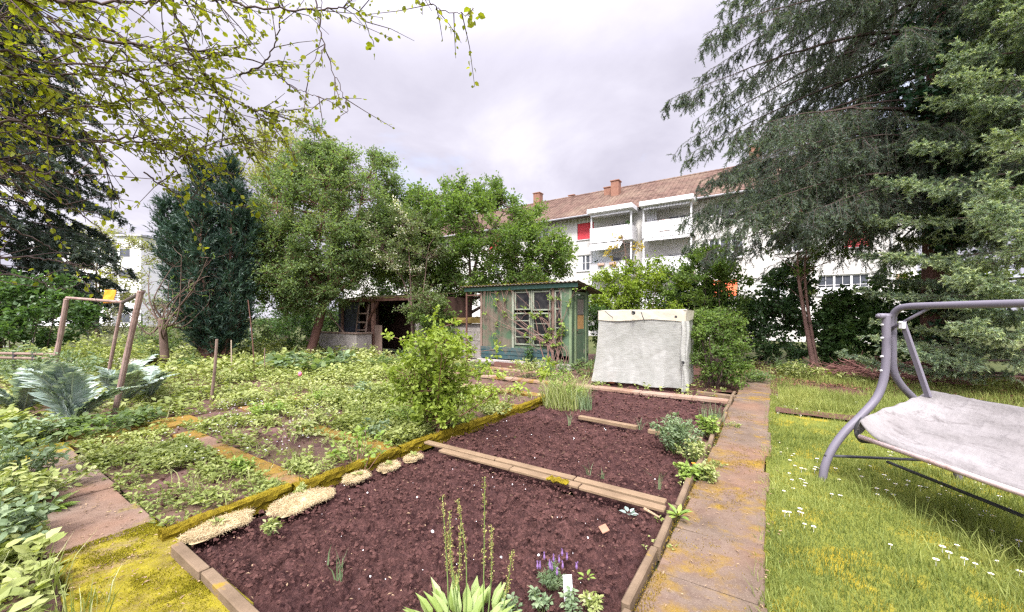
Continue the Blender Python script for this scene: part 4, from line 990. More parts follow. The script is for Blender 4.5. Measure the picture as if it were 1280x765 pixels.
# big light green tree left of centre
b = np.array([-7.55, 14.6, 0]); 
c1 = np.vstack([ellip(235, (-6.9, 14.9, 4.9), (3.3, 2.5, 3.2), 1, .8), ellip(90, (-8.2, 14.2, 3.3), (2.0, 1.6, 1.6), 2, .8), ellip(65, (-5.0, 14.8, 4.1), (1.9, 1.5, 1.3), 4, .8), ellip(34, (-7.4, 14.9, 6.9), (1.5, 1.2, .9), 5, 1.0)])
limb_tree("tree", "big light green leafy tree with a leaning brown trunk left of the open shed", "tree", b, (-6.9, 14.7, 2.6),
          [(-8.6, 14.4, 5.2), (-7.3, 14.9, 7.6), (-5.6, 14.9, 6.6), (-4.8, 15.2, 4.6), (-6.5, 13.6, 5.2), (-8.7, 14, 3.4), (-6.6, 16, 6.2), (-5.0, 14.4, 3.4)], c1, L_mid, M_rbark, .17,
          dict(rad=.62, ntw=15, nlf=14, L=.115, Wd=.055, up=.42, tw=.006), out=np.array([-6.8, 14.8, 3.4]))
# right hand tree behind the shed
c2 = np.vstack([ellip(185, (-1.2, 15.8, 4.35), (3.2, 2.2, 2.4), 6, .9, zmin=2.3), ellip(120, (-3.3, 15.7, 4.5), (2.4, 1.6, 2.2), 7, .9), ellip(55, (.8, 15.2, 3.6), (1.7, 1.4, 1.2), 8, .9), ellip(14, (-1.4, 15.8, 6.3), (1.2, 1, .6), 8, .9)])
limb_tree("tree", "bright green spreading tree standing behind the green shed", "tree", (-1.9, 15.9, 0), (-1.7, 15.8, 2.2),
          [(-3.6, 15.5, 4.6), (-2.2, 15.8, 6.2), (-.2, 15.9, 5.9), (1.2, 15.4, 4.2), (.3, 15.0, 3.1), (-1.2, 14.8, 4.6), (-.6, 16.8, 5)], c2, L_bright, M_bark, .16,
          dict(rad=.58, ntw=13, nlf=12, L=.12, Wd=.075, up=.40, tw=.006), out=np.array([-1.4, 15.8, 3.0]))
# hawthorn with blossom between them
c3 = np.vstack([ellip(60, (-3.75, 13.6, 4.0), (1.35, 1.2, 1.25), 9, .9), ellip(16, (-2.7, 12.9, 1.7), (.6, .5, .9), 10, .9)])
def blossoms(g):
    i = rng.choice(60, 13, False); clumps(g2h, None, c3[i] + [0, -.25, .1], .45, 8, 10, .055, .05, up=.5)
g2h = G()
hw, crown = limb_tree("hawthorn", "small hawthorn with cream blossom in front of the two larger trees", "tree", (-3.5, 13.3, 0), (-3.4, 13.3, 1.6),
          [(-4.4, 13.3, 3.8), (-3.6, 13.5, 4.7), (-2.9, 13.4, 3.6), (-2.8, 12.9, 2.0)], c3, L_haw, M_bark, .085, dict(rad=.5, ntw=12, nlf=11, L=.085, Wd=.05, up=.35, tw=.005), out=np.array([-3.6, 13.5, 2.6]), extra=blossoms)
build("blossom", g2h, L_blos, hw)
# pale yellow tree far behind
c4 = ellip(90, (-13.4, 23, 8.6), (3.6, 3, 4.2), 11, .9)
limb_tree("tree", "pale yellow green airy tree rising behind the dark yew", "tree", (-13.2, 23, 0), (-13.2, 23, 4), [(-15, 23, 9), (-13, 23, 12), (-11.4, 23, 9), (-13.5, 22, 7)], c4, L_pale, M_bark, .2,
          dict(rad=.95, ntw=10, nlf=9, L=.17, Wd=.11, up=.4, tw=.01), out=np.array([-13.2, 23, 6]))
c4 = ellip(70, (-24.3, 23, 3.9), (2.6, 2, 3.0), 12, .9)
limb_tree("tree", "slim pale green tree in front of the distant white buildings", "tree", (-24.3, 23, 0), (-24.3, 23, 2.4), [(-25, 23, 5), (-24, 23, 6), (-23.4, 23, 4)], c4, L_pale, M_bark, .14,
          dict(rad=.8, ntw=9, nlf=8, L=.15, Wd=.09, up=.4, tw=.008), out=np.array([-24, 23, 3]))
# darker trees that close the view behind the open shed
for (x, y, zt, rx, lab) in ((-11.2, 21.5, 5.6, 2.6, "dark leafy tree closing the gap behind the light green tree"), (-4.6, 19.0, 5.0, 2.4, "shady tree mass right behind the open shed roof")):
    c5 = ellip(90, (x, y, zt * .55), (rx, 1.6, zt * .45), 13, .6, .3)
    limb_tree("tree", lab, "tree", (x, y, 0), (x, y, 1.4), [(x - 1, y, zt * .7), (x + 1, y, zt * .7), (x, y, zt * .9)], c5, L_hedge, M_bark, .15, dict(rad=.75, ntw=11, nlf=10, L=.14, Wd=.09, up=.3, tw=.008), out=np.array([x, y, 1.5]))

def needles(g, A, B, K, L, Wd, rbase, spread=1.0, tipfresh=.35, fwd=.55, droop=0.0):
    A = np.asarray(A, float); B = np.asarray(B, float); m = len(A)
    k = (np.arange(K)[None] + rng.random((m, K))) / K
    d = nrm(B - A)
    P = A[:, None] + (B - A)[:, None] * k[..., None]
    P[..., 2] -= droop * (k ** 2) * np.linalg.norm(B - A, axis=1)[:, None]
    q = rng.normal(size=(m, K, 3)); q = q - (q * d[:, None]).sum(-1, keepdims=True) * d[:, None]; q = nrm(q)
    D = d[:, None] * fwd + q * spread * .6
    r = np.clip(rbase[:, None] * .6 + .22 * rng.random((m, K)) + tipfresh * k ** 3, 0, 1)
    N = rng.normal(size=P.shape)
    g.leaves(P.reshape(-1, 3), D.reshape(-1, 3), N.reshape(-1, 3), (L * rng.uniform(.7, 1.2, (m, K))).ravel(), Wd, r.ravel(), 3)

def conifer(name, label, base, H, r0, zs, azs, lens, rise, sag, tw_den, tw_len, hang, K, nL, nW, nmat, bmat, group=None, tip=.3, latw=.8, azjit=.2, sub=0, tipup=.0):
    t = thing(name, label, "tree", base, group); base = np.asarray(base, float)
    gw = G(); g = G(); gb = G()
    gw.tube(np.array([base + [0, 0, H * q] for q in np.linspace(-.01, 1, 12)]), r0 * (1 - .93 * np.linspace(0, 1, 12)), 12)
    TA = []; TB = []; TR = []
    for z, az, Lb in zip(zs, azs, lens):
        s = np.linspace(0, 1, 16); h = np.array([math.cos(az), math.sin(az), 0]); lat = np.array([-h[1], h[0], 0])
        wob = np.cumsum(rng.normal(0, .018, 16)) * Lb * .35
        P = base + h * (Lb * s)[:, None] + lat * wob[:, None] + ZX * (z + Lb * (rise * s - sag * s ** 2 + tipup * s ** 4))[:, None]
        gb.tube(P, np.maximum(.010 + .009 * Lb * (1 - s), .004) * (1 - .75 * s), 5, False)
        n = int(Lb * tw_den); q = np.sort(rng.uniform(.10, 1.0, n) ** .85); ii = q * 15; i0 = np.minimum(ii.astype(int), 14); f = (ii - i0)[:, None]
        A = P[i0] * (1 - f) + P[i0 + 1] * f; fw = nrm(P[i0 + 1] - P[i0])
        sd = np.where(rng.random(n) < .5, -1, 1)[:, None]
        D = nrm(fw * rng.uniform(.3, .9, (n, 1)) + lat * sd * latw * rng.uniform(.4, 1.1, (n, 1)) - ZX * hang * rng.uniform(.5, 1.3, (n, 1)) + rng.normal(0, .15, (n, 3)))
        ln = tw_len * (1.05 - .55 * q) * rng.uniform(.5, 1.25, n) * np.clip(.4 + q * 3, 0, 1)
        Bp = A + D * ln[:, None]; cr_ = rng.random()
        TA.append(A); TB.append(Bp); TR.append(np.clip(cr_ * .5 + .5 * rng.random(n), 0, 1))
        A2 = P[8:-1]; TA.append(A2); TB.append(P[9:]); TR.append(np.full(len(A2), cr_))
        for _ in range(sub):                 # side sprays on the twigs
            k = rng.uniform(.25, .95, (n, 1)); As = A + (Bp - A) * k
            Ds = nrm(D * .6 + np.cross(D, rng.normal(size=(n, 3))) * .75 - ZX * hang * .35)
            TA.append(As); TB.append(As + Ds * (ln * rng.uniform(.25, .5, n))[:, None]); TR.append(np.clip(cr_ * .5 + .5 * rng.random(n), 0, 1))
    TA = np.vstack(TA); TB = np.vstack(TB); TR = np.concatenate(TR)
    gb.twigs(TA, TB, .0045, .002)
    needles(g, TA, TB, K, nL, nW, TR, tipfresh=tip, droop=.12)
    build("trunk", gw, bmat, t, smooth=True); build("branch_work", gb, M_twig, t); build("crown", g, nmat, t)
    return t, TA
# tall drooping spruce right of centre
def levels(z0, z1, n, az0=None):
    z = np.linspace(z0, z1, n) + rng.normal(0, .08, n); a = (np.arange(n) * 2.399963 + rng.normal(0, .25, n)) % (2 * np.pi); return z, a
z, a = levels(3.9, 15.5, 155)
z = np.append(z, rng.uniform(3.9, 6.6, 20)); a = np.append(a, np.pi + rng.normal(-.1, .5, 20))
Ls = np.interp(z, [3.2, 5, 8, 11, 13, 16], [4.6, 5.5, 6.2, 6.2, 4.6, 1.0]) * rng.uniform(.6, 1.12, len(z))
Ls = Ls * np.where((np.sin(a) < -.25) & (np.cos(a) > -.85), .52, 1.0)
conifer("spruce", "tall drooping spruce with hanging brown green branches right of centre", (10.45, 9.6, 0), 16.5, .36, z, a, Ls, .10, .36, 13, 1.0, 1.35, 27, .070, .0165, L_spr, M_rbark, tip=.25, latw=.65, sub=4, tipup=.06)
# blue green spruce beside the swing
z, a = levels(.3, 9.0, 125)
Ls = np.interp(z, [0, 2, 5, 9], [2.75, 2.65, 2.1, .4]) * rng.uniform(.78, 1.1, len(z))
conifer("spruce", "blue green bushy spruce with fresh pale tips right behind the swing", (9.95, 7.2, 0), 9.8, .14, z, a, Ls, .05, .10, 24, .50, .12, 34, .052, .0125, L_blue, M_rbark, tip=.45, latw=1.0, sub=3, tipup=.14)
# dark conifer at the left edge
z, a = levels(2.0, 14.5, 120)
Ls = np.interp(z, [2, 5, 9, 14.5], [3.6, 3.9, 3.4, 1.0]) * rng.uniform(.8, 1.1, len(z))
conifer("fir", "dark conifer behind the lime leaved branches at the left edge", (-19.3, 14.5, 0), 15.5, .3, z, a, Ls, .05, .30, 12, .9, .6, 17, .15, .045, L_con, M_bark, tip=.2, sub=2)
# the yew: many upright dark spires
t = thing("yew", "dark blue green yew with several upright spires", "tree", (-9.25, 12.6, 0)); g = G(); gw = G()
for (dx, dy, zt, rr) in ((-.25, 0, 6.25, .55), (-.85, .1, 5.3, .5), (.45, .1, 6.4, .5), (.75, -.1, 5.4, .45), (-1.35, 0, 5.0, .38), (.1, -.5, 4.8, .6), (-.6, -.4, 4.0, .7), (.4, .5, 5.6, .5), (.95, .2, 4.6, .4), (-1.0, .5, 4.9, .5)):
    b0 = np.array([-9.35 + .15 * dx, 12.4 + .15 * dy, 0]); tp = np.array([-9.6 + dx * 1.05, 12.5 + dy, zt])
    P = smooth_path([b0, b0 + [dx * .5, dy * .5, 1.2], tp - [0.12 * dx, 0, zt * .35], tp], 24); gw.tube(P, np.linspace(.085, .01, 24), 6)
    n = 210; q = rng.uniform(.06, 1, n) ** .8; ii = q * 23; i0 = np.minimum(ii.astype(int), 22); A = P[i0] + (P[i0 + 1] - P[i0]) * (ii - i0)[:, None]
    an = rng.random(n) * 2 * np.pi; prof = .78 * rr * np.sin(np.pi * np.clip((q + .12) / 1.13, 0, 1)) ** .6 * 1.35
    D = np.stack([np.cos(an), np.sin(an), rng.uniform(.5, 1.6, n)], -1); D = nrm(D); B = A + D * (prof * rng.uniform(.7, 1.25, n) + .1)[:, None]
    TR = rng.random(n); gw.twigs(A, B, .01, .004); needles(g, A, B, 14, .15, .03, TR, tipfresh=.3, fwd=.8)
    k = rng.uniform(.5, 1, (n, 3)); 
    for j in range(3):
        As = A + (B - A) * k[:, j:j + 1]; Ds = nrm(D * .7 + rng.normal(0, .5, (n, 3)) + [0, 0, .4]); needles(g, As, As + Ds * .34, 12, .13, .028, TR, tipfresh=.35, fwd=.8)
build("trunk", gw, M_rbark, t, smooth=True); build("crown", g, L_yew, t)
# ivy climbing the tall spruce
t = thing("ivy", "dark glossy ivy climbing the trunk of the tall spruce", "climbing plant", (10.45, 9.6, 0)); g = G(); gw = G()
gw.tube(smooth_path([(10.15, 9.25, 0), (10.2, 9.2, 3), (10.2, 9.3, 6), (10.35, 9.3, 9)], 20), .03, 6)
cI = np.vstack([ellip(70, (10.2, 9.4, 6.2), (1.3, .9, 2.8), 15, .8, .3), ellip(26, (9.95, 8.9, 3.9), (.7, .5, 1.2), 16, .8, .3), ellip(12, (10.15, 9.1, 1.4), (.5, .4, 1.2), 16, .8, .3)])
clumps(g, gw, cI, .5, 10, 10, .12, .11, up=.1, tw=.006, upn=.4); build("stem", gw, M_bark, t); build("leaves", g, L_ivy, t)

# slender young tree with two reddish stems before the hedge
t = thing("young_tree", "slender tree with twin pinkish stems standing before the dark hedge", "tree", W(1.1, 14.3, 0)); gw = G(); g = G()
b0 = gp(1018, 462); Yb = 11.0; b0 = np.array([(1018 - 640) / FPX * Yb, Yb, 0])
def mv(px, py, Y=11.0): return at(px, py, Y)
st1 = smooth_path([b0, mv(1012, 430), mv(1004, 385), mv(998, 345), mv(997, 315)], 24); gw.tube(st1, np.linspace(.075, .02, 24), 8)
st2 = smooth_path([b0 + [.12, .05, 0], mv(1015, 420), mv(1008, 370), mv(1006, 330), mv(1012, 300)], 24); gw.tube(st2, np.linspace(.06, .014, 24), 8)
tips = []
for k in range(34):
    P = st1 if k % 2 else st2; a = P[rng.integers(12, 24)]; e_ = a + np.array([rng.normal(0, .55), rng.normal(0, .45), rng.uniform(.1, .9)]); gw.tube([a, (a + e_) / 2 + rng.normal(0, .05, 3), e_], [.012, .008, .004], 4, False); tips.append(e_)
clumps(g, gw, np.array(tips), .28, 6, 7, .085, .05, up=.3); build("trunk", gw, m_rough("pinkish_bark", (.19, .11, .09), (.28, .17, .14), 5, .85, 40, .5), t, smooth=True); build("crown", g, L_bright, t)

# bare fruit tree at the left
t = thing("fruit_tree", "almost bare small fruit tree left of the yew", "tree", (-9.9, 11.2, 0)); gw = G(); g = G()
bb = np.array([(207 - 640) / FPX * 11.2, 11.2, 0]); P = smooth_path([bb, at(204, 420, 11.2), at(202, 398, 11.2)], 10); gw.tube(P, np.linspace(.11, .08, 10), 8)
tips = []
for k in range(16):
    a = P[rng.integers(4, 10)]; e_ = at(rng.uniform(160, 262), rng.uniform(318, 392), 11.2 + rng.normal(0, .5)); m_ = (a + e_) / 2 + rng.normal(0, .2, 3) + [0, 0, -.05]
    Q = smooth_path([a, m_, e_], 10); gw.tube(Q, np.linspace(.030, .007, 10), 5, False)
    for j in range(7):
        s_ = Q[rng.integers(3, 10)]; e2 = s_ + np.array([rng.normal(0, .25), rng.normal(0, .2), rng.uniform(-.15, .40)]); gw.tube([s_, (s_ + e2) / 2 + rng.normal(0, .03, 3), e2], [.008, .005, .003], 4, False); tips.append(e2)
clumps(g, None, np.array(tips)[::2], .10, 3, 3, .055, .03, up=.5); build("trunk", gw, M_bark, t, smooth=True); build("crown", g, L_bright, t)

# ---------------------------------------------------------------- the lime leaved tree that hangs in from the left
t = thing("overhanging_tree", "lime leaved tree hanging long thin branches in from the upper left", "tree", (-5.3, 1.6, 0)); gw = G(); g = G()
tr0 = np.array([-5.3, 1.6, 0.0]); fork = np.array([-5.0, 1.8, 2.6]); gw.tube(smooth_path([tr0, (-5.25, 1.65, 1.3), fork], 12), np.linspace(.16, .12, 12), 10)
over = smooth_path([fork, (-3.6, 2.2, 3.9), (-2.0, 2.5, 4.5), (-.6, 2.7, 4.5)], 30); gw.tube(over, np.linspace(.07, .012, 30), 7)
low = smooth_path([fork, (-4.6, 2.4, 2.9), (-4.3, 2.9, 2.9)], 12); gw.tube(low, np.linspace(.08, .03, 12), 7)
BR = [  # pixel polyline with a distance, parent point, thickness, leafiness
    ([(-60, 12, 2.2), (17, 30, 2.3), (140, 52, 2.5), (240, 62, 2.7), (352, 84, 3.0)], 0, .014, 1.0),
    ([(60, -10, 2.4), (150, 45, 2.6), (200, 75, 2.7), (260, 110, 2.8), (310, 134, 2.9), (345, 143, 3.0)], 0, .011, 1.0),
    ([(-60, 110, 2.4), (0, 143, 2.5), (85, 176, 2.7), (175, 172, 2.9), (215, 180, 3.0)], 0, .013, .8),
    ([(90, 176, 2.7), (190, 180, 2.8), (230, 196, 2.9), (278, 206, 3.0)], 0, .007, .8),
    ([(-50, 214, 2.6), (50, 216, 2.8), (145, 219, 3.0)], 0, .009, .3),
    ([(20, -2, 2.0), (100, 3, 2.2), (205, 2, 2.4)], 0, .014, .9),
    ([(385, -60, 2.7), (394, 0, 2.7), (408, 66, 2.75), (434, 130, 2.8)], 1, .007, .35),
    ([(260, -20, 2.6), (310, 8, 2.6), (400, 12, 2.7), (445, 12, 2.7), (468, 58, 2.8)], 1, .008, .8),
    ([(480, -60, 2.6), (520, -14, 2.6), (552, 12, 2.6), (588, 20, 2.7)], 1, .006, .9),
    ([(300, 95, 2.9), (335, 72, 2.9), (352, 20, 2.8), (360, -40, 2.7)], 1, .007, .9),
    ([(-20, 258, 2.8), (0, 278, 2.9), (60, 308, 3.1), (112, 345, 3.3)], 0, .008, .22),
    ([(-40, 322, 2.9), (40, 322, 3.0), (95, 330, 3.1), (130, 332, 3.2)], 0, .008, .2),
    ([(-40, 345, 2.8), (30, 346, 2.9), (75, 362, 3.0), (105, 352, 3.1)], 0, .006, .2),
    ([(60, 20, 2.4), (130, 95, 2.5), (185, 160, 2.7), (235, 235, 2.9)], 0, .007, .6),
    ([(150, 60, 2.5), (205, 130, 2.7), (240, 185, 2.9)], 0, .006, .9),
    ([(-30, 60, 2.2), (60, 120, 2.4), (120, 185, 2.6), (150, 260, 2.8)], 0, .008, .6),
    ([(-40, 150, 2.3), (40, 215, 2.5), (95, 262, 2.7), (140, 300, 2.9)], 0, .007, .25),
    ([(0, 200, 2.4), (70, 250, 2.6), (130, 275, 2.8)], 0, .006, .25),
    ([(180, 215, 2.8), (225, 245, 2.9), (262, 252, 3.0), (318, 262, 3.1)], 0, .006, 1.2),
    ([(310, 134, 2.9), (335, 150, 3.0), (350, 160, 3.0)], 1, .004, 1.0),
    ([(340, 92, 3.0), (380, 115, 3.0), (415, 125, 2.95)], 1, .004, .5),
    ([(210, -20, 2.5), (235, 60, 2.6), (275, 120, 2.8), (300, 180, 2.9)], 0, .007, 1.0),
    ([(-50, 40, 2.0), (40, 75, 2.2), (150, 90, 2.4), (260, 150, 2.7)], 0, .009, 1.0),
    ([(-60, 90, 2.1), (60, 95, 2.3), (190, 85, 2.5), (300, 60, 2.8)], 0, .008, 1.0),
    ([(-50, 170, 2.2), (60, 140, 2.4), (170, 125, 2.6), (270, 95, 2.8)], 0, .008, .9),
    ([(215, 200, 2.8), (300, 178, 2.9), (316, 190, 3.0)], 0, .005, .9),
]
LP = []; LD = []; LL = []; LR = []
for pl, par, r_, lf in BR:
    P = smooth_path([at(*p) for p in pl], 40); P[1:-1] += rng.normal(0, .006, (38, 3)); gw.tube(P, np.linspace(r_, r_ * .25, 40), 6)
    if pl[0][0] < 20 or pl[0][1] < 5:
        hub = over[min(29, max(4, int(np.argmin(np.linalg.norm(over - P[0], axis=1)))))] if par else (fork if P[0][2] > 2.4 else low[8])
        J = smooth_path([hub, hub * .6 + P[0] * .4 + rng.normal(0, .14, 3), hub * .25 + P[0] * .75 + rng.normal(0, .10, 3), P[0], P[1]], 26); J[1:-2] += rng.normal(0, .012, (23, 3)); gw.tube(J, np.linspace(r_ * 1.9, r_, 26), 6)
        for k in range(26):
            a = J[rng.integers(2, 25)]; dd = nrm(rng.normal(0, .6, 3) + [.5, .1, -.1]); L_ = rng.uniform(.12, .5); e_ = a + dd * L_; gw.tube([a, (a + e_) / 2 + rng.normal(0, .02, 3), e_], [.0045, .003, .0016], 4, False)
            for j in range(rng.poisson(8 * lf)): LP.append(a + (e_ - a) * rng.random() + rng.normal(0, .008, 3)); LD.append(dd * .5 + rng.normal(0, .6, 3) + [0, 0, -.4]); LL.append(rng.uniform(.022, .05)); LR.append(rng.random())
    Ltot = np.linalg.norm(np.diff(P, axis=0), axis=1).sum(); n = int(Ltot * (24 if par == 0 else 12))
    for k in range(n):
        i = rng.integers(3, 39); a = P[i]; d = nrm(P[min(i + 1, 39)] - P[i - 1]); dd = nrm(d * .75 + rng.normal(0, .55, 3) + [0, 0, -.10]); L_ = rng.uniform(.10, .48)
        if rng.random() > np.clip((a[2] - 2.25) / .5, .12, 1) and par == 0: continue
        q = np.array([a, a + dd * L_ * .5 + rng.normal(0, .015, 3), a + dd * L_ + [0, 0, -.06 * L_]]); gw.tube(q, [.0038, .0026, .0016], 4, False)
        nl = rng.poisson(3.0 + (8.5 if a[0] < -1.6 else 6.0) * lf * L_ / .3)
        for j in range(nl):
            s_ = rng.random(); p = q[0] + (q[2] - q[0]) * s_; LP.append(p + rng.normal(0, .008, 3)); LD.append(dd * .5 + rng.normal(0, .6, 3) + [0, 0, -.45]); LL.append(rng.uniform(.020, .043)); LR.append(rng.random())
    for j in range(int(9 * lf)): LP.append(P[-1] + rng.normal(0, .03, 3)); LD.append(rng.normal(0, .6, 3) + [.2, 0, -.5]); LL.append(rng.uniform(.035, .06)); LR.append(rng.random())
LP = np.array(LP); LD = np.array(LD); LL = np.array(LL); N = rng.normal(size=LP.shape) * .7; N[:, 2] += .5
g.leaves(LP, LD, N, LL, LL * .72, np.array(LR), 8, .15)
build("trunk", gw, M_twig, t, smooth=True); build("leaves", g, L_lime, t)

# ================================================================ HEDGES AND BUSHES
def bush(name, label, cat, cents, base, leafmat, rad, ntw, nlf, L, Wd, up=.3, kind=4, stems=8, tw=.005, outw=.5, upn=.7):
    t = thing(name, label, cat, base); g = G(); gw = G(); base = np.asarray(base, float); cents = np.asarray(cents)
    for c in cents[:: max(1, len(cents) // stems)]:
        p0 = np.array([c[0] * .5 + base[0] * .5 + rng.normal(0, .08), c[1] * .5 + base[1] * .5, 0]); gw.tube([p0, (p0 + c) / 2 + rng.normal(0, .06, 3), c], [.018, .012, .006], 5, False)
    clumps(g, gw, cents, rad, ntw, nlf, L, Wd, up=up, kind=kind, tw=tw, out=base + [0, 0, .3], outw=outw, upn=upn)
    build("stem", gw, M_twig, t); build("foliage", g, leafmat, t); return t
def stbox(n, s0, s1, t0, t1, z0, z1, zn=.3):
    s = rng.uniform(s0, s1, n); tt_ = rng.uniform(t0, t1, n); z = z0 + (z1 - z0) * rng.random(n) ** .8 * (1 + zn * (vn(s * 1.7, tt_, 3) - .5) * 2); return WA(s, tt_, z)
bush("hedge", "dark green hedge left of the slender twin stemmed tree", "hedge", stbox(150, -2.9, .9, 13.9, 15.0, .15, 2.35), W(-1, 14.5, 0), L_dark, .42, 11, 11, .12, .085, .15)
bush("hedge", "dark green hedge between the slender twin stemmed tree and the tall spruce", "hedge", stbox(135, 1.25, 4.4, 14.0, 15.0, .2, 2.25), W(2.8, 14.5, 0), L_hedge, .42, 11, 11, .13, .095, .15)
bush("bush", "light green bush topping the hedge under the building's ground floor window", "bush", stbox(30, 3.2, 5.2, 15.5, 16.5, 1.8, 2.75), W(4.2, 16, 0), L_yg, .45, 9, 9, .11, .075, .3)
c = np.vstack([ellip(60, W(-.98, 9.5, .72), (.62, .55, .74), 20, .7, .5, .08), ellip(14, W(-1.25, 9.7, 1.3), (.35, .3, .22), 21, .7)])
bush("bush", "rounded bright green bush right of the plastic covered frame", "bush", c, W(-1.0, 9.5, 0), L_bright, .26, 11, 11, .065, .042, .35)
c = np.vstack([ellip(70, W(-4.4, 13.2, 1.9), (1.2, 1.0, 1.25), 22, .9, .4, .3), ellip(50, W(-3.3, 13.4, 2.1), (1.2, 1.0, 1.5), 23, .9, .4, .3)])
bush("elder_bush", "tall light green bush between the green shed and the plastic frame", "bush", c, W(-4.0, 13.2, 0), L_yg, .42, 10, 10, .11, .06, .25)
c = np.vstack([ellip(75, W(-1.7, 13.6, 2.0), (1.3, 1.0, 1.55), 24, .9, .4, .3), ellip(20, W(-1.4, 13.4, 3.2), (.7, .6, .5), 25, .9)])
bush("elder_bush", "tall yellow green bush rising behind the plastic covered frame", "bush", c, W(-1.8, 13.6, 0), L_bright, .42, 10, 10, .12, .065, .25)
c = stbox(60, -4.9, -3.5, 11.8, 12.6, .1, 1.5)
bush("bush", "dark leafy bush filling the corner beside the shed door", "bush", c, W(-4.2, 12.2, 0), L_hedge, .3, 9, 10, .09, .06, .2)
c = np.vstack([ellip(26, W(-9.5, 9.45, 1.55), (.75, .6, .75), 31, .9, .3, .3), ellip(10, W(-9.2, 9.3, .7), (.6, .5, .4), 32, .9, .3, .15)])
bush("bush", "leafy light green bush between the open shed and the block wall", "bush", c, W(-9.5, 9.4, 0), L_bright, .34, 9, 9, .085, .06, .3)
# thin maple whip with coppery leaves in front of the balconies
t = thing("sapling", "thin sapling with coppery yellow leaves before the white balconies", "tree", W(-3.6, 14.5, 0)); gw = G(); g = G(); Y = 13.5
P = smooth_path([np.array([(782 - 640) / FPX * Y, Y, 0]), at(783, 350, Y), at(781, 310, Y), at(776, 292, Y)], 20); gw.tube(P, np.linspace(.035, .01, 20), 6); tips = []
for px, py in ((764, 313), (770, 308), (795, 310), (800, 312), (775, 296), (786, 330), (770, 330), (797, 345), (803, 308), (760, 318)):
    a = P[rng.integers(11, 18)]; gw.tube([a, at(px, py, Y)], [.010, .005], 4, False); tips.append(at(px, py, Y))
clumps(g, None, np.array(tips), .24, 5, 6, .10, .07, up=.3); build("trunk", gw, M_bark, t, smooth=True); build("crown", g, m_leaf("leaf_copper", [(.22, .17, .03), (.36, .26, .05), (.45, .36, .10)], .4), t)
# shrubs on the left
c = ellip(70, (-16.0, 12.8, 1.6), (1.9, 1.4, 1.2), 26, .9, .4, .2)
bush("bush", "leafy dark green bush under the left conifer", "bush", c, (-16, 12.8, 0), L_hedge, .5, 10, 10, .14, .11, .25)
c = ellip(50, (-15.5, 16.2, 1.2), (4.4, 1.2, 1.0), 28, .9, .3, .1)
bush("bush", "pale straggly bush before the wire fence on the far left", "bush", c, (-15.5, 16.2, 0), m_leaf("leaf_dusty", [(.22, .24, .15), (.32, .32, .2), (.42, .38, .28)], .4), .55, 9, 9, .1, .05, .3)
c = stbox(45, -17.2, -15.4, 3.6, 7.5, .1, 1.1)
bush("bush", "mid green undergrowth bush at the foot of the yew", "bush", c, W(-16.4, 5.6, 0), L_mid, .36, 9, 9, .09, .05, .25)
c = stbox(120, -20.5, -15.3, 8.2, 11.0, .15, 1.5)
bush("bush", "shaded green bushes beneath the big light green tree", "bush", c, W(-17.5, 9.5, 0), L_hedge, .42, 9, 9, .10, .06, .25)
# ================================================================ GRASS AND GROUND COVER
L_grass = m_leaf("grass_blade", [(.11, .145, .038), (.19, .225, .062), (.29, .315, .10), (.36, .335, .10)], .35, .6, .2)
L_weed = m_leaf("weed_leaf", [(.13, .165, .045), (.225, .265, .08), (.33, .36, .14), (.44, .45, .27)], .35, .55, .3)
L_silver = m_leaf("silver_leaf", [(.16, .22, .20), (.28, .35, .33), (.46, .52, .50)], .25, .6, .3)
L_fresh = m_leaf("fresh_leaf", [(.13, .21, .04), (.22, .31, .065), (.33, .41, .12)], .38, .5, .35)
L_blueg = m_leaf("grey_green_leaf", [(.11, .16, .09), (.18, .245, .14), (.28, .34, .21)], .33, .5, .3)
M_petal = m_rough("white_petal", (.72, .71, .70), (.80, .79, .78), 9, .7, 30, .1)
M_yel = m_rough("yellow_flower", (.62, .42, .02), (.70, .52, .03), 9, .7, 30, .1)
M_orf = m_rough("orange_flower", (.75, .22, .02), (.80, .32, .03), 9, .7, 30, .1)
M_pink = m_rough("pink_flower", (.62, .10, .20), (.72, .22, .30), 9, .7, 30, .1)
M_lav = m_rough("lavender_flower", (.16, .085, .22), (.25, .15, .32), 20, .8, 60, .3)

def pts(n, s0, s1, t0, t1, fr, th, seed, z=0.0):
    s = rng.uniform(s0, s1, n); t = rng.uniform(t0, t1, n)
    k = .6 * fbm(s * fr + 3, t * fr + 7, 3, seed) + .4 * fbm(s * fr * 4.7, t * fr * 4.7, 2, seed + 1) + rng.normal(0, .07, n) > th
    return s[k], t[k]
g = G()
def lawn_grass(n, s0, s1, t0, t1, h0, h1, fr, th, seed, w=.0022, lean=.7):
    s, t = pts(n, s0, s1, t0, t1, fr, th, seed); m = len(s)
    cl = fbm(s * 1.7, t * 1.7, 3, seed + 5)
    h = (h0 + (h1 - h0) * rng.random(m) ** 1.6) * (.55 + .9 * cl)
    z = -.015 + .08 * (fbm(s * 1.1, t * 1.1, 4, 3) - .47) - .004
    g.blades(WA(s, t, z), h, np.full(m, w) * rng.uniform(.7, 1.4, m), rng.uniform(.1, lean, m), np.clip(.75 * fbm(s * .9, t * .9, 3, seed + 8) + .5 * rng.random(m) - .15, 0, 1))
lawn_grass(150000, -.03, 3.4, -.2, 4.6, .014, .070, 1.3, .20, 61)
lawn_grass(130000, -.03, 4.0, -.2, 5.5, .006, .020, 2.3, .15, 68, .0026, 1.0)
lawn_grass(80000, -.03, 4.5, 4.6, 9.0, .02, .085, 1.3, .30, 62, .003)
lawn_grass(16000, 3.4, 8.0, .5, 9.0, .02, .09, 1.3, .33, 63, .004)
lawn_grass(26000, .12, 2.6, 7.9, 9.2, .08, .26, 1.5, .34, 64, .0035)
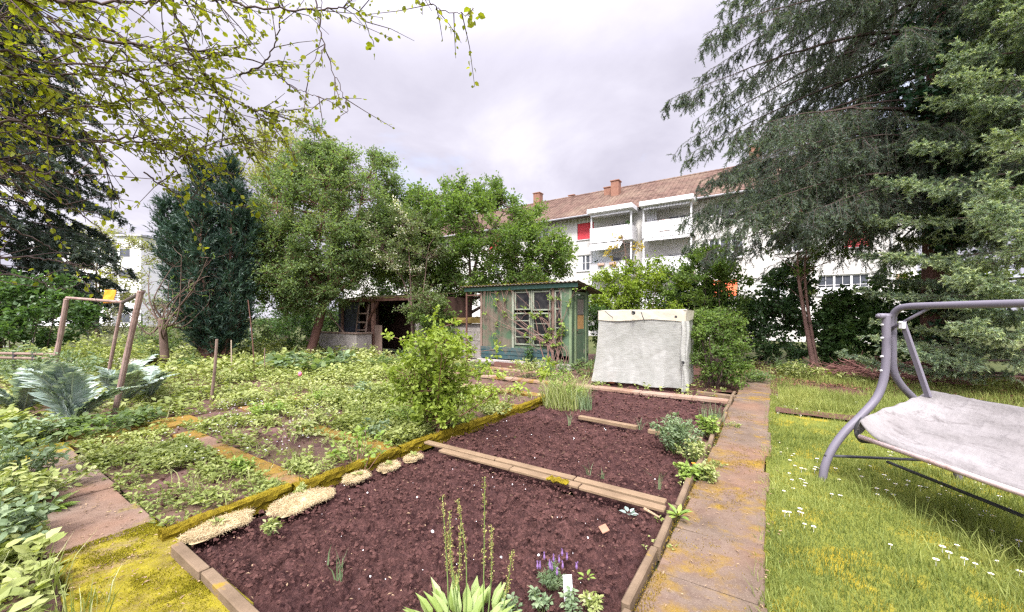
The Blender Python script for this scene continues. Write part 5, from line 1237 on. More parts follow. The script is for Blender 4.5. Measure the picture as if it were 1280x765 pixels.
lawn_grass(42000, .1, 6.5, 9.0, 13.8, .05, .20, 1.3, .40, 69, .004)
lawn_grass(9000, .6, 2.2, 3.0, 5.2, .10, .26, 2.2, .50, 65, .0028, 1.0)
lawn_grass(4200, -.09, .08, .3, 12, .03, .12, 3, .38, 66, .003, 1.0)
lawn_grass(1600, .5, 3.0, 1.0, 4.0, .12, .24, 2.6, .50, 67, .003, .8)
def moss_fuzz(n, s0, s1, t0, t1, fr, th, seed, z):
    g = G(); s, t = pts(n, s0, s1, t0, t1, fr, th, seed); m = len(s)
    g.blades(WA(s, t, z), rng.uniform(.004, .013, m), rng.uniform(.0012, .003, m), rng.uniform(.2, 1.2, m), rng.random(m)); return g
L_moss = m_leaf("moss_tuft", [(.10, .085, .008), (.19, .165, .012), (.30, .27, .02)], .25, .8, .1)
gm = moss_fuzz(60000, -3.72, -2.25, .44, .94, 2.2, .485, 51, .021)
stuff(build("moss", gm, L_moss), "velvety yellow moss carpeting the nearest left path slabs", "moss")
L_ochre = m_leaf("ochre_moss_tuft", [(.12, .075, .015), (.20, .13, .02), (.27, .19, .025)], .25, .8, .1)
gm = moss_fuzz(26000, -.57, -.03, .4, 7, 3.2, .535, 52, .021); gm2 = moss_fuzz(9000, -.60, -.50, .4, 7, 5, .35, 53, .015)
gm.add(np.vstack(gm2.V), np.vstack(gm2.Q), np.vstack(gm2.T), np.concatenate(gm2.Rn))
stuff(build("moss", gm, L_ochre), "ochre moss growing in patches on the right slab path", "moss")
stuff(build("grass", g, L_grass), "yellow green mossy grass of the lawn right of the slab path", "grass")

def rosettes(g, s, t, nl, L, Wd, zlift=.0, kind=4, up=.45, seed=0, hgt=.0):
    m = len(s)
    b = WA(s, t, zlift + np.zeros(m)); pt_ = fbm(s * 1.1 + 11, t * 1.1 + 4, 3, 41); sz = (.4 + 1.15 * rng.random(m) ** 1.7) * (.6 + .85 * pt_)
    an = rng.random((m, nl)) * 2 * np.pi; ti = rng.uniform(.15, 1.1, (m, nl)) * up * 2
    D = np.stack([np.cos(an), np.sin(an), ti], -1); D = nrm(D)
    P = b[:, None] + np.stack([np.cos(an), np.sin(an), 0 * an], -1) * (.35 * L * sz[:, None, None]) + ZX * (hgt * sz[:, None] * rng.random((m, nl)))[..., None]
    N = rng.normal(size=P.shape) * .3; N[..., 2] += 1
    tone = np.clip(.5 + 2.4 * (fbm(s * .8 + 2, t * .8 + 9, 3, 43) - .47), 0, 1); r = np.clip(tone[:, None] * .42 + rng.random(m)[:, None] * .3 + rng.random((m, nl)) * .32 - .02, 0, 1)
    g.leaves(P.reshape(-1, 3), D.reshape(-1, 3), N.reshape(-1, 3), (L * sz[:, None] * rng.uniform(.6, 1.2, (m, nl))).ravel(), (Wd * sz[:, None] * rng.uniform(.7, 1.2, (m, nl))).ravel(), r.ravel(), kind, .15)
g = G()
for (n, a, b_, c, d, fr, th, L, Wd, h) in (
        (3600, -6.7, -3.5, .93, 1.80, 2.4, .455, .034, .024, .05), (3000, -6.6, -3.5, 1.92, 2.86, 2.0, .475, .036, .025, .07), (4600, -6.9, -3.5, 2.95, 4.4, 1.6, .45, .045, .03, .12),
        (3200, -6.9, -3.5, 4.4, 5.4, 1.5, .45, .05, .03, .14), (1500, -6.7, -3.5, 5.5, 6.4, 1.5, .50, .05, .03, .10), (700, -6.6, -3.5, 6.6, 7.6, 1.5, .55, .05, .03, .08), (500, -6.6, -.8, 7.8, 9.4, 1.5, .52, .05, .03, .1),
        (2600, -10.5, -7.3, 1.6, 5.0, 1.3, .40, .055, .035, .14), (2600, -11.0, -7.3, 5.0, 9.0, 1.1, .40, .065, .04, .18), (2200, -15.5, -10.5, 1.0, 9.0, 1.0, .36, .09, .055, .25), (1600, -22, -15, -2, 9, 1, .34, .12, .07, .35),
        (900, -7.4, -6.7, 1.0, 6.0, 1.8, .56, .04, .028, .06), (1700, -6.5, -2.2, -.7, .44, 1.9, .40, .05, .034, .12), (1500, -9.5, -6.5, -.9, .7, 1.6, .38, .07, .045, .2), (2600, -16, -8, -4, 1.6, 1.3, .38, .08, .05, .2),
        (420, -3.3, -.9, 8.0, 8.5, 2, .55, .04, .026, .05), (700, -.55, 6.0, 11.5, 14.4, 1.2, .48, .08, .05, .15), (240, -.70, -.52, .7, 8.6, 4, .52, .03, .02, .03), (260, -3.3, -.7, 5.2, 7.5, 3, .66, .03, .02, .03), (110, -3.2, -.8, 3.2, 5.0, 3, .68, .025, .016, .03)):
    n = int(n * 1.4) if a < -3.4 else n; s, t = pts(n, a, b_, c, d, fr, th - (.008 if a < -3.4 and c > .9 else 0), 71 + int(c * 3)); ok = np.ones(len(s), bool)
    for q0, q1 in ((1.76, 1.95), (2.82, 3.0), (4.32, 4.5), (5.37, 5.53), (6.38, 6.58)): ok &= ~((t > q0) & (t < q1) & (s > -6.2) & (s < -3.45) & (rng.random(len(s)) < .88))
    s, t = s[ok], t[ok]; rosettes(g, s, t, 7, L * 1.15, Wd * 1.15, .0, 8 if L >= .05 else 4, .45, 0, h)
# upright grassy shoots among the weeds
for (n, a, b_, c, d, h0, h1) in ((3200, -6.6, -3.5, 1.0, 6.4, .04, .14), (900, -6.0, -3.5, 3.0, 5.4, .15, .34), (2600, -14, -7.3, 1.5, 9, .08, .3), (1500, -6.5, -2.2, -.7, .44, .05, .2), (700, -1.5, .9, 11.5, 13.5, .1, .3)):
    s, t = pts(n, a, b_, c, d, 1.6, .46, 91 + n % 7); m = len(s)
    g.blades(WA(s, t, 0), rng.uniform(h0, h1, m), rng.uniform(.003, .006, m), rng.uniform(.1, .9, m), rng.random(m))
stuff(build("ground_cover", g, L_weed), "low pale green weeds and seedlings covering the beds on the left", "weeds")
# loose stars of chickweed flowers
s, t = pts(2600, -7.4, -4.3, 1.5, 3.6, 1.7, .50, 95); k = rng.random(len(s)) < .55; s, t = s[k], t[k]; g = G(); m = len(s)
zf = rng.uniform(.05, .13, m)
for j in range(4):
    an = rng.random(m) * 6.3 + j * 1.57; D = np.stack([np.cos(an), np.sin(an), .15 + 0 * an], -1); N = np.zeros((m, 3)); N[:, 2] = 1; g.leaves(WA(s, t, zf), D, N, .013, .012, .5, 4)
stuff(build("blossoms", g, M_petal), "tiny white flowers scattered over the weedy bed near the stake", "flowers")
# fallen bits on paths
M_bits = m_rough("dry_bits", (.20, .13, .075), (.36, .26, .16), 60, .9, 30, .1)
g = G(); s = np.concatenate([rng.uniform(-.6, .05, 420), rng.uniform(-6.9, -2.2, 500), rng.uniform(-3.3, -.7, 500)]); t = np.concatenate([rng.uniform(.4, 9, 420), rng.uniform(.42, .96, 500), rng.uniform(1, 7.4, 500)]); m = len(s)
D = rng.normal(size=(m, 3)); D[:, 2] *= .15; N = rng.normal(size=(m, 3)) * .3; N[:, 2] += 1
g.leaves(WA(s, t, np.where(np.arange(m) > 919, .05, .028)), D, N, rng.uniform(.008, .035, m), rng.uniform(.003, .012, m), .5, 4)
stuff(build("fallen_leaves", g, M_bits), "small dry leaf scraps scattered over slabs and soil", "leaf litter")
# reddish leaf litter under the trees at the back
g = G(); m = 7000; s = rng.uniform(-1.2, 8, m); t = rng.uniform(10.5, 15, m); k = (s > .1) | (t > 12); s, t = s[k], t[k]; m = len(s)
D = rng.normal(size=(m, 3)); D[:, 2] *= .3; N = rng.normal(size=(m, 3)) * .4; N[:, 2] += 1; g.leaves(WA(s, t, .0), D, N, rng.uniform(.04, .09, m), rng.uniform(.02, .05, m), .5, 4)
stuff(build("fallen_leaves", g, m_rough("red_litter", (.14, .06, .04), (.26, .12, .08), 20, .9, 30, .1)), "red brown fallen leaves below the hedge and spruces", "leaf litter")

# daisies: each one a thing
def make_daisy():
    d = thing("daisy", "small white daisy standing in the mossy lawn", "daisy", (0, 0, 0), "daisies in the lawn")
    g = G(); n = 12; an = np.linspace(0, 2 * np.pi, n, endpoint=False); D = np.stack([np.cos(an), np.sin(an), .22 + 0 * an], -1); N = np.tile([0, 0, 1.0], (n, 1)); g.leaves(np.tile([0, 0, .030], (n, 1)), D, N, .014, .007, .5, 4)
    g.twigs([[0, 0, 0]], [[0, 0, .030]], .0012, .001); build("petals", g, M_petal, d)
    g = G(); g.tube([[0, 0, .029], [0, 0, .034]], [.0045, .003], 8); build("flower_centre", g, M_yel, d)
    return d
d0 = make_daisy(); cnt = 0; first = True
while cnt < 285:
    q = rng.random()
    s = rng.uniform(.06, 2.6); t = 1.0 + 8.2 * rng.random() ** 1.15
    if fbm(np.array(s * 1.2), np.array(t * 1.2), 3, 33) < .40: continue
    p = W(s, t, -.018 + rng.uniform(-.012, .016)); px = 640 + FPX * p[0] / p[1] if p[1] > .5 else 9999
    if not (930 < px < 1300): continue
    sc = rng.uniform(.75, 1.35)
    if first: d0.location = p; d0.rotation_euler = (0, 0, 1); first = False
    else: copy_thing(d0, p, rng.random() * 6.3, sc)
    cnt += 1
d0.location = W(.5, 2.5, -.01)
# white pebbles on the dug soil
pb = lumps(1, (0, 0, 0, 0), .011, .0111, 0); b0 = build("pebble", pb, M_petal, loc=W(0, 0, 0)); tag(b0, "tiny pale pebble lying on the dug soil", "pebble", "pale pebbles on the dug soil")
b0.location = W(-1.9, 1.9, .05)
for k in range(64):
    big = rng.random(); copy_thing(b0, W(rng.uniform(-3.1, -.75), rng.choice([rng.uniform(1.1, 2.95), rng.uniform(3.3, 4.9), rng.uniform(1.1, 2.95)]), .045), rng.random() * 6, .22 + .6 * big ** 3)

# ================================================================ SINGLE PLANTS
M_stemg = m_rough("green_stem", (.10, .16, .04), (.17, .23, .07), 8, .6, 40, .2)
M_stemr = m_rough("ruddy_stem", (.17, .085, .06), (.25, .14, .09), 8, .6, 40, .2)
def leafy(name, label, cat, base, n, h, spread, L, Wd, leafmat, stemmat=None, group=None, nl=9, kind=4, lean=.3, srad=.004, droop=.15, top=1.0):
    """upright stems that carry leaves all the way up"""
    base = np.asarray(base, float); t = thing(name, label, cat, base, group); g = G(); gw = G()
    for i in range(n):
        an = rng.random() * 6.28; rr = spread * math.sqrt(rng.random()); d = np.array([math.cos(an), math.sin(an), 0])
        hh = h * rng.uniform(.6, 1.05) * (1 - .35 * rr / max(spread, 1e-3))
        p0 = base + d * rr * .35; p1 = base + d * rr + [0, 0, hh]; m_ = (p0 + p1) / 2 + rng.normal(0, .03 * h, 3) + [0, 0, .05 * h]
        P = smooth_path([p0, m_, p1], 10); gw.tube(P, np.linspace(srad, srad * .4, 10), 5, False)
        k = 1 + 8 * np.sqrt(rng.random(nl)); i0 = np.minimum(k.astype(int), 8); A = P[i0] + (P[i0 + 1] - P[i0]) * (k - i0)[:, None]
        D = rng.normal(size=(nl, 3)); D[:, 2] = D[:, 2] * .4 + .25; N = rng.normal(size=(nl, 3)) * .4; N[:, 2] += 1
        D = nrm(D); r0 = rng.random() * .5
        g.leaves(A + D * .25 * L, D, N, L * rng.uniform(.6, 1.15, nl), Wd * rng.uniform(.7, 1.15, nl), r0 + .5 * rng.random(nl), kind, droop)
    build("stem", gw, stemmat or M_stemg, t); build("foliage", g, leafmat, t); return t
def tuft(name, label, cat, base, n, h, w, mat, lean=.5, rad=.05, group=None):
    base = np.asarray(base, float); g = G(); a = rng.random(n) * 6.28; r_ = rad * np.sqrt(rng.random(n)); P = base + np.stack([np.cos(a) * r_, np.sin(a) * r_, 0 * r_], -1)
    g.blades(P, h * rng.uniform(.5, 1.1, n), w * rng.uniform(.7, 1.3, n), rng.uniform(.05, lean, n), rng.random(n))
    o = build(name, g, mat, loc=base); return tag(o, label, cat, group)
def rosette_plant(name, label, cat, base, n, L, Wd, mat, up=.6, kind=8, group=None, droop=.2):
    base = np.asarray(base, float); g = G(); an = np.arange(n) * 2.4 + rng.normal(0, .2, n); el = rng.uniform(.25, 1.3, n) * up
    D = nrm(np.stack([np.cos(an), np.sin(an), el], -1)); N = np.stack([-np.cos(an) * el, -np.sin(an) * el, np.ones(n)], -1)
    g.leaves(base + D * .02, D, N, L * rng.uniform(.65, 1.15, n), Wd * rng.uniform(.75, 1.15, n), rng.random(n), kind, droop)
    o = build(name, g, mat, loc=base); return tag(o, label, cat, group)

# the yellow green shrub in the middle
t = thing("shrub", "airy yellow green shrub by the mossy board in the middle of the garden", "shrub", gp(545, 542)); gw = G(); g = G(); b0 = gp(545, 542); tips = []
for i in range(18):
    e_ = b0 + np.array([rng.normal(0, .28), rng.normal(0, .28), rng.uniform(.7, 1.25)]) ; 
    if i == 0: e_ = b0 + np.array([.06, 0, 1.42])
    P = smooth_path([b0 + rng.normal(0, .04, 3) * [1, 1, 0], b0 * .55 + e_ * .45 + rng.normal(0, .05, 3), e_], 14); gw.tube(P, np.linspace(.011, .003, 14), 5)
    for j in range(13):
        a = P[rng.integers(4, 14)]; f = a + np.array([rng.normal(0, .17), rng.normal(0, .17), rng.uniform(-.02, .16)]); gw.tube([a, f], [.004, .0018], 4, False); tips.append(f)
clumps(g, None, np.array(tips), .13, 5, 6, .058, .040, up=.25, kind=8, upn=1.1); build("stem", gw, M_stemr, t); build("foliage", g, L_fresh if False else m_leaf("shrub_leaf", [(.15, .21, .028), (.25, .325, .05), (.37, .44, .11)], .42), t)
b1 = gp(447, 588); t = leafy("shrub", "small yellow green currant bush between the mossy strips left of the shrub", "shrub", b1, 12, .5, .30, .055, .05, L_fresh, M_stemr, nl=13, kind=8)

# straw mulch rings with a seedling in each
M_straw = m_rough("straw", (.40, .31, .165), (.58, .47, .29), 14, .9, 60, .4)
SC_ = [((272, 668), .125, "straw mulch patch nearest the left slab path"), ((380, 634), .155, "largest straw mulch patch, second from the left path"), ((446, 604), .095, "round straw mulch patch in the middle of the row of five"), ((485, 591), .085, "straw mulch patch second from the plank end of the row"), ((516, 579), .075, "smallest straw mulch patch beside the left end of the planks")]
for (px, rr, lab) in SC_:
    c = gp(*px); c[2] = .05; g = G(); m = 4200; a = rng.random(m) * 6.28; q = rr * np.sqrt(rng.uniform(.05, 1.2, m)) * (.72 + .6 * vn(np.cos(a) * 1.6 + px[0], np.sin(a) * 1.6, 6)); st_ = 1.45 if rr > .12 else 1.1
    P = c + (np.cos(a) * q * st_)[:, None] * UX + (np.sin(a) * q * .8)[:, None] * VX + ZX * (rng.random(m) * .022)[:, None]
    d = rng.normal(size=(m, 3)) * [1, 1, .45]; d = nrm(d); L_ = rng.uniform(.006, .032, m)[:, None]; g.twigs(P - d * L_, P + d * L_, 0.0009, .0007)
    S, A = np.meshgrid(np.linspace(0.05, 1.05, 10), np.linspace(0, 2 * np.pi, 40), indexing="ij"); k = 1 + .8 * (vn(A * 2 + 9 * np.floor(A / 6.28), px[0] + 0 * A, 4) - .5) * np.sin(A / 2)
    g.grid(c + (np.cos(A) * S * rr * st_ * k)[..., None] * UX + (np.sin(A) * S * rr * .8 * k)[..., None] * VX + ZX * (.028 * np.sin(np.pi * np.clip(S, 0, 1)) * (.6 + .8 * fbm(S * 5, A * 3, 3, 2)) - .012)[..., None])
    tag(build("straw_mulch", g, M_straw, loc=c), lab, "straw mulch", "straw patches along the mossy board")
    if rr < .14: rosette_plant("seedling", f"tiny seedling in the {lab.replace('straw mulch patch', 'straw patch')}", "seedling", c + [0, 0, .02], 7, .055, .03, L_weed, .7)
for px, L_, lab in (((338, 676), .10, "bushy carrot like seedling right of the straw patch nearest the path"), ((375, 622), .05, "green seedling poking from the largest straw patch")):
    b = gp(*px); b[2] = .04; leafy("seedling", lab, "seedling", b, 9, L_, .07, .04, .022, L_weed, nl=9)
# young onions
b = gp(424, 733); b[2] = .03; tuft("onion_plant", "pair of young onions in the middle of the near dug bed", "onion", b, 9, .19, .0035, L_blueg, .6, .03)
b = gp(411, 712); b[2] = .03; tuft("onion_plant", "thin onion shoot just left of the onion pair", "onion", b, 3, .13, .0035, L_blueg, .3, .01)
for px, h, n, lab in (((513, 0), 0, 0, ""),): pass
for px, h, n, lab in (((737, 598), .17, 5, "arching onion shoots left of centre in the middle dug bed"), ((752, 603), .10, 6, "short grass like seedling right of the arching shoots"), ((824, 617), .26, 5, "tall bent onion leaves in front of the marigold"), ((712, 535), .26, 9, "thin leek plant in front of the chive clump"), ((800, 540), .18, 7, "thin curled shoots left of the parsley"), ((860, 572), .22, 9, "white flowering onion stems by the parsley"), ((890, 530), .30, 60, "tuft of blue green leeks at the far right bed corner")):
    b = gp(*px); b[2] = .03; tuft("onion_plant", lab, "onion", b, n, h, .004, L_blueg, .8 if n < 10 else .4, .02 if n < 12 else .16)
# chives clump, big
b = gp(706, 508); t = thing("chive_clump", "big bushy clump of chives and flowering greens at the far end of the mossy board", "chives", b); g = G(); m = 620; a = rng.random(m) * 6.28; r_ = .36 * np.sqrt(rng.random(m)); g.blades(b + np.stack([np.cos(a) * r_, np.sin(a) * r_, 0 * r_], -1), rng.uniform(.25, .6, m), rng.uniform(.004, .007, m), rng.uniform(.1, .8, m), rng.random(m)); build("blades", g, L_weed, t)
g = G(); b2 = b + .33 * VX - .05 * UX; m = 150; a = rng.random(m) * 6.28; r_ = .16 * np.sqrt(rng.random(m)); g.blades(b2 + np.stack([np.cos(a) * r_, np.sin(a) * r_, 0 * r_], -1), rng.uniform(.2, .42, m), rng.uniform(.004, .006, m), rng.uniform(.05, .5, m), rng.random(m)); build("chive_leaves", g, L_blueg, t)
g = G(); clumps(g, None, b + np.stack([rng.normal(0, .2, 26), rng.normal(0, .17, 26), rng.uniform(.25, .58, 26)], -1), .1, 5, 5, .035, .02, up=.4); build("foliage", g, L_fresh, t)
# parsley, celery, marigolds and their neighbours
b = gp(843, 565); t = leafy("parsley", "feathery grey green parsley like plant beside the short pale plank", "herb", b, 46, .44, .26, .055, .024, L_blueg, nl=24)
b = gp(868, 578); leafy("herb", "low leafy herb with white flower heads in front of the parsley", "herb", b, 20, .26, .17, .045, .03, L_weed, nl=10)
b = gp(886, 545); leafy("celery_plant", "bright green celery plant near the right kerb", "vegetable", b, 20, .31, .15, .06, .055, L_fresh, nl=8, kind=8)
b = gp(861, 601); t = leafy("marigold", "marigold plant with one orange flower by the right kerb", "marigold", b, 18, .17, .13, .05, .032, L_fresh, nl=11, kind=8); g = G(); c = b + [.03, -.03, .165]; an = np.linspace(0, 6.28, 14); g.leaves(np.tile(c, (14, 1)), np.stack([np.cos(an), np.sin(an), .4 + 0 * an], -1), np.tile([0, 0, 1.], (14, 1)), .022, .012, .5, 4); build("flower", g, M_orf, t)
b = gp(880, 603); leafy("marigold", "leafy marigold without flowers touching the right kerb", "marigold", b, 16, .16, .11, .055, .034, L_weed, nl=10, kind=8)
b = gp(848, 655); rosette_plant("seedling", "broad leaved seedling at the right end of the double planks", "seedling", b + [0, 0, .05], 14, .085, .035, L_fresh, .9)
b = gp(786, 650); rosette_plant("seedling", "small pale cabbage seedling before the front right plank", "seedling", b + [0, 0, .04], 9, .05, .035, L_silver, .7)
b = gp(752, 572); 
for px, lab in (((895, 585), "fine leaved weed in the kerb joint beside the marigolds"), ((917, 535), "trailing weed spilling over the right kerb"), ((905, 490), "small weed between the stone edging and the path")):
    leafy("weed", lab, "weed", gp(*px), 8, .09, .1, .03, .016, L_weed, nl=10)
# terracotta shard and stick
g = G(); c = gp(755, 672); c[2] = .06; g.box(c, nrm([1, .3, .25]), nrm([-.3, 1, .3]), nrm(np.cross(nrm([1, .3, .25]), nrm([-.3, 1, .3]))), .028, .03, .005, .003); V = g.V[0]; V[V[:, 0] > c[0]] *= 1.0; tag(build("pot_shard", g, m_rough("shard", (.26, .125, .075), (.32, .17, .11), 8, .8, 40, .2), loc=c), "pale terracotta shard lying on the near dug bed", "shard")
g = G(); c = gp(815, 650); g.tube([c + [-.05, .03, .07], c + [.04, -.04, .04]], [.012, .006], 7); tag(build("dry_leaf", g, M_bits, loc=c), "curled dry brown leaf in front of the right planks", "leaf")

# foreground: dock with seed stalks
b = np.array([-.22, 1.86, .02]); t = thing("sorrel_plant", "pale green sorrel clump with tall thin seed stalks at the bottom edge", "sorrel", b); g = G()
n = 80; an = rng.random(n) * 6.28; r_ = .16 * np.sqrt(rng.random(n)); P = b + np.stack([np.cos(an) * r_ * 1.4, np.sin(an) * r_, 0 * r_], -1); el = rng.uniform(.9, 2.6, n); D = nrm(np.stack([np.cos(an), np.sin(an), el], -1)); N = nrm(np.stack([-np.cos(an) * el, -np.sin(an) * el, np.ones(n)], -1) + rng.normal(0, .3, (n, 3)))
g.leaves(P, D, N, rng.uniform(.08, .165, n), rng.uniform(.034, .056, n), .35 + .65 * rng.random(n), 8, .25); build("leaves", g, m_leaf("sorrel_leaf", [(.14, .20, .06), (.25, .33, .09), (.38, .46, .2)], .35, .45, .4), t)
gw = G(); gs = G()
for (px, py, b_) in ((553, 622, -.30), (576, 655, -.27), (562, 640, -.26), (606, 596, -.14), (614, 658, -.12), (560, 668, -.24), (640, 690, -.06), (572, 625, -.22)):
    tip = at(px, py, 1.86); p0 = np.array([b_, 1.87, .02]); P = smooth_path([p0, (p0 + tip) / 2 + rng.normal(0, .008, 3), tip], 20); gw.tube(P, np.linspace(.004, .0016, 20), 6)
    m = 150; k = rng.uniform(.42, 1, m) * 18.99; i0 = k.astype(int); A = P[i0] + (P[i0 + 1] - P[i0]) * (k - i0)[:, None]; D = rng.normal(size=(m, 3)); D[:, 2] += .9; gs.leaves(A + rng.normal(0, .005, (m, 3)), D, rng.normal(size=(m, 3)), rng.uniform(.006, .013, m), .006, rng.random(m), 4)
build("stalk", gw, M_stemg, t, smooth=True); build("seeds", gs, m_leaf("dock_seed", [(.20, .20, .05), (.32, .30, .10), (.42, .36, .16)], .3), t)
b = at(598, 705, 1.9); g = G()
# lavender with the white tag
b = gp(690, 742); b[2] = .03; t = leafy("lavender", "small lavender with purple flower heads behind the white plant label", "lavender", b, 22, .125, .07, .03, .005, L_blueg, nl=26, srad=.002); g = G()
for k in range(13):
    g = G(); c = b + np.array([rng.normal(0, .05), rng.normal(0, .04), rng.uniform(.09, .145)]); g.tube([c, c + [0, 0, .012], c + [0, 0, .03]], [.004, .007, .003], 7); D = rng.normal(0, .3, (4, 3)) + [0, 0, 1]; g.leaves(np.tile(c + [0, 0, .028], (4, 1)), D, rng.normal(size=(4, 3)), .016, .007, .5, 4); build("flower_head", g, M_lav, t)
g = G(); c = gp(710, 752); g.box(c + [0, 0, .07], nrm([1, .1, 0]), nrm([-.1, 1, -.3]), nrm(np.cross(nrm([1, .1, 0]), nrm([-.1, 1, -.3]))), .024, .0012, .062, .001); tg = build("plant_label", g, m_rough("white_card", (.70, .72, .72), (.78, .80, .80), 6, .4, 30, .1), loc=c); tag(tg, "white plastic plant label standing before the lavender", "plant label")
_y = nrm([-.1, 1, -.3]); _x = nrm([1, .1, 0]); _z = nrm(np.cross(_x, _y)); g = G(); g.box(c + [0, 0, .07] + _z * .045 - _y * .0016, _x, _y, _z, .022, .0006, .006, .0003)
build("printed_band", g, m_rough("teal_print", (.25, .45, .45), (.3, .5, .5), 6, .5, 30, .1), tg)
for px, lab, mt in (((676, 765), "mint sprig left of the lavender at the bottom edge", L_blueg), ((712, 772), "mint sprig right below the white plant label", L_blueg), ((641, 775), "leafy mint sprig beside the sorrel clump", L_blueg), ((738, 772), "pale leafed sprig at the bottom right of the label", L_weed)):
    b = gp(*px); leafy("mint_plant", lab, "mint", b, 7, .14, .05, .032, .017, mt, nl=14, kind=8, srad=.002)
b = gp(733, 735); rosette_plant("seedling", "small yellowish seedling right of the white plant label", "seedling", b + [0, 0, .05], 6, .04, .022, L_fresh, .8)

# cardoons: silver, deeply cut leaves
def cardoon(base, n, Lm, label):
    base = np.asarray(base, float); t = thing("cardoon", label, "cardoon", base, "silver cardoons behind the pole frame"); g = G(); gw = G()
    for i in range(n):
        an = i * 2.4 + rng.normal(0, .25); L_ = Lm * rng.uniform(.6, 1.1); d = np.array([math.cos(an), math.sin(an), 0]); el = rng.uniform(.95, 1.5)
        s = np.linspace(0, 1, 22); P = base + d * (L_ * s * math.cos(el) * 1.1)[:, None] + d * (.22 * L_ * s ** 2.2)[:, None] + ZX * (L_ * (math.sin(el) * s - .24 * s ** 2.6))[:, None]
        gw.tube(P, np.linspace(.014, .003, 22) * (L_ / .8), 5, False); lat = np.array([-d[1], d[0], 0]); fw = nrm(np.gradient(P, axis=0)); nn = nrm(np.cross(lat, fw)); nn = np.where(nn[:, 2:3] < 0, -nn, nn)
        for sd in (-1, 1):
            k = np.arange(3, 22); wl = .23 * L_ * np.sin(np.pi * (.12 + .86 * (k / 21.0))) ** .8 * rng.uniform(.8, 1.15, len(k))
            D = fw[k] * .75 + sd * lat + nn[k] * .22 + rng.normal(0, .10, (len(k), 3)); g.leaves(P[k], D, nn[k] + rng.normal(0, .25, (len(k), 3)), wl, wl * .34, .3 + .7 * rng.random(len(k)), 8, .25)
            g.leaves(P[k], nrm(D), nn[k], wl * .5, wl * .6, .3 + .5 * rng.random(len(k)), 8, .1)
    build("rib", gw, m_rough("pale_rib", (.30, .36, .26), (.42, .47, .36), 5, .6, 30, .2), t, smooth=True); build("leaves", g, L_silver, t)
cardoon(gp(88, 535), 11, 1.1, "large silver leaved cardoon at the left, nearest the slab path")
cardoon(gp(150, 510), 10, 1.2, "silver cardoon just behind the leaning front pole")
cardoon(gp(28, 520), 9, 1.05, "silver cardoon cut by the left edge of the picture")
cardoon(gp(185, 500), 8, .8, "smaller silver cardoon right of the leaning pole")
# strawberry like broad dark foliage under them
for px, n, lab in (((120, 545), 26, "dark green strawberry patch at the cardoon's foot"), ((155, 535), 20, "green strawberry plants at the foot of the leaning pole"), ((70, 548), 20, "broad leaved greens at the corner of the slab path")):
    leafy("strawberry_plant", lab, "strawberry", gp(*px), n, .3, .45, .08, .07, L_mid, nl=9, kind=8)
for px, h, lab in (((100, 478), 1.0, "tall tangled green stems under the crossbar of the pole frame"), ((140, 470), 1.1, "leafy raspberry canes behind the leaning pole"), ((60, 490), .9, "feathery green plant left of the raspberry canes"), ((20, 470), .8, "wild green growth under the wooden rail at the far left")):
    leafy("raspberry_cane", lab, "canes", gp(*px), 60, h * 1.1, .85, .10, .055, L_weed if h > .95 else L_blueg, nl=17)
# plants along the near left edge
for i, (px, h, lm, lab) in enumerate((((35, 560), .42, L_blueg, "pale leafy plant at the left edge, farthest along the slab path"), ((18, 605), .45, L_blueg, "pale green leafy plant at the left edge level with the bare slabs"), ((10, 650), .42, L_weed, "pale leafy plant at the left edge before the dark soil"), ((48, 625), .22, L_weed, "low broad leaved plant bordering the mossy slabs"), ((-20, 700), .4, L_blueg, "leafy plant half cut off at the lower left edge"))):
    leafy("leafy_plant", lab, "plant", gp(*px), 34, h, .34, .062, .042, lm, nl=13, kind=8)
rosette_plant("primrose", "fresh green primrose rosette at the edge of the mossy slabs", "primrose", gp(62, 640), 15, .17, .06, L_fresh, .7)
tuft("grass_tuft", "tuft of long grass blades at the lower left beside the mossy slabs", "grass tuft", gp(60, 745), 26, .3, .006, L_weed, .6, .05)
tuft("grass_tuft", "wispy grass tuft at the bottom edge left of the mossy slabs", "grass tuft", gp(100, 775), 40, .22, .0035, L_weed, .9, .12)
# bigger greens in the left beds
for px, n, h, sp, lm, lab in (((215, 585), 14, .16, .13, L_weed, "leafy weed clump beside the mossy path of the nearest weedy bed"), ((300, 590), 14, .15, .12, L_fresh, "light green young plant in the nearest weedy bed"), ((120, 580), 16, .18, .2, L_weed, "spreading weed at the corner where the slab paths meet"), ((455, 525), 22, .36, .26, L_weed, "tall grassy greens left of the yellow green shrub"), ((500, 530), 22, .30, .22, L_fresh, "fresh strappy green plant beside the shrub's left side"), ((395, 530), 20, .3, .3, L_weed, "leafy greens in the middle of the second weedy bed"), ((355, 500), 20, .36, .3, L_weed, "bushy greens behind the second weedy bed"), ((400, 505), 16, .34, .25, L_fresh, "pale green tall weeds behind the small currant bush")):
    leafy("leafy_plant", lab, "plant", gp(*px), n, h, sp, .055, .03, lm, nl=10, kind=8)
for px, h, sp, lm, lab in (((330, 520), .26, .3, L_fresh, "bushy light green weeds right of the short stake"), ((425, 510), .34, .3, L_weed, "tall greens between the tulip and the yellow green shrub"), ((470, 545), .22, .22, L_blueg, "grey green plants just left of the mossy strip end"), ((380, 545), .2, .25, L_weed, "low leafy weeds around the currant bush"), ((620, 520), .2, .3, L_weed, "grassy weeds right of the yellow green shrub"), ((570, 505), .25, .3, L_fresh, "light greens behind the yellow green shrub"), ((280, 480), .3, .4, L_weed, "weeds between the short stake and the yew"), ((220, 500), .25, .35, L_weed, "weeds left of the short stake"), ((450, 495), .3, .3, L_blueg, "grey green leafy row before the open shed")):
    leafy("leafy_plant", lab, "plant", gp(*px), 26, h, sp, .06, .032, lm, nl=11, kind=8)
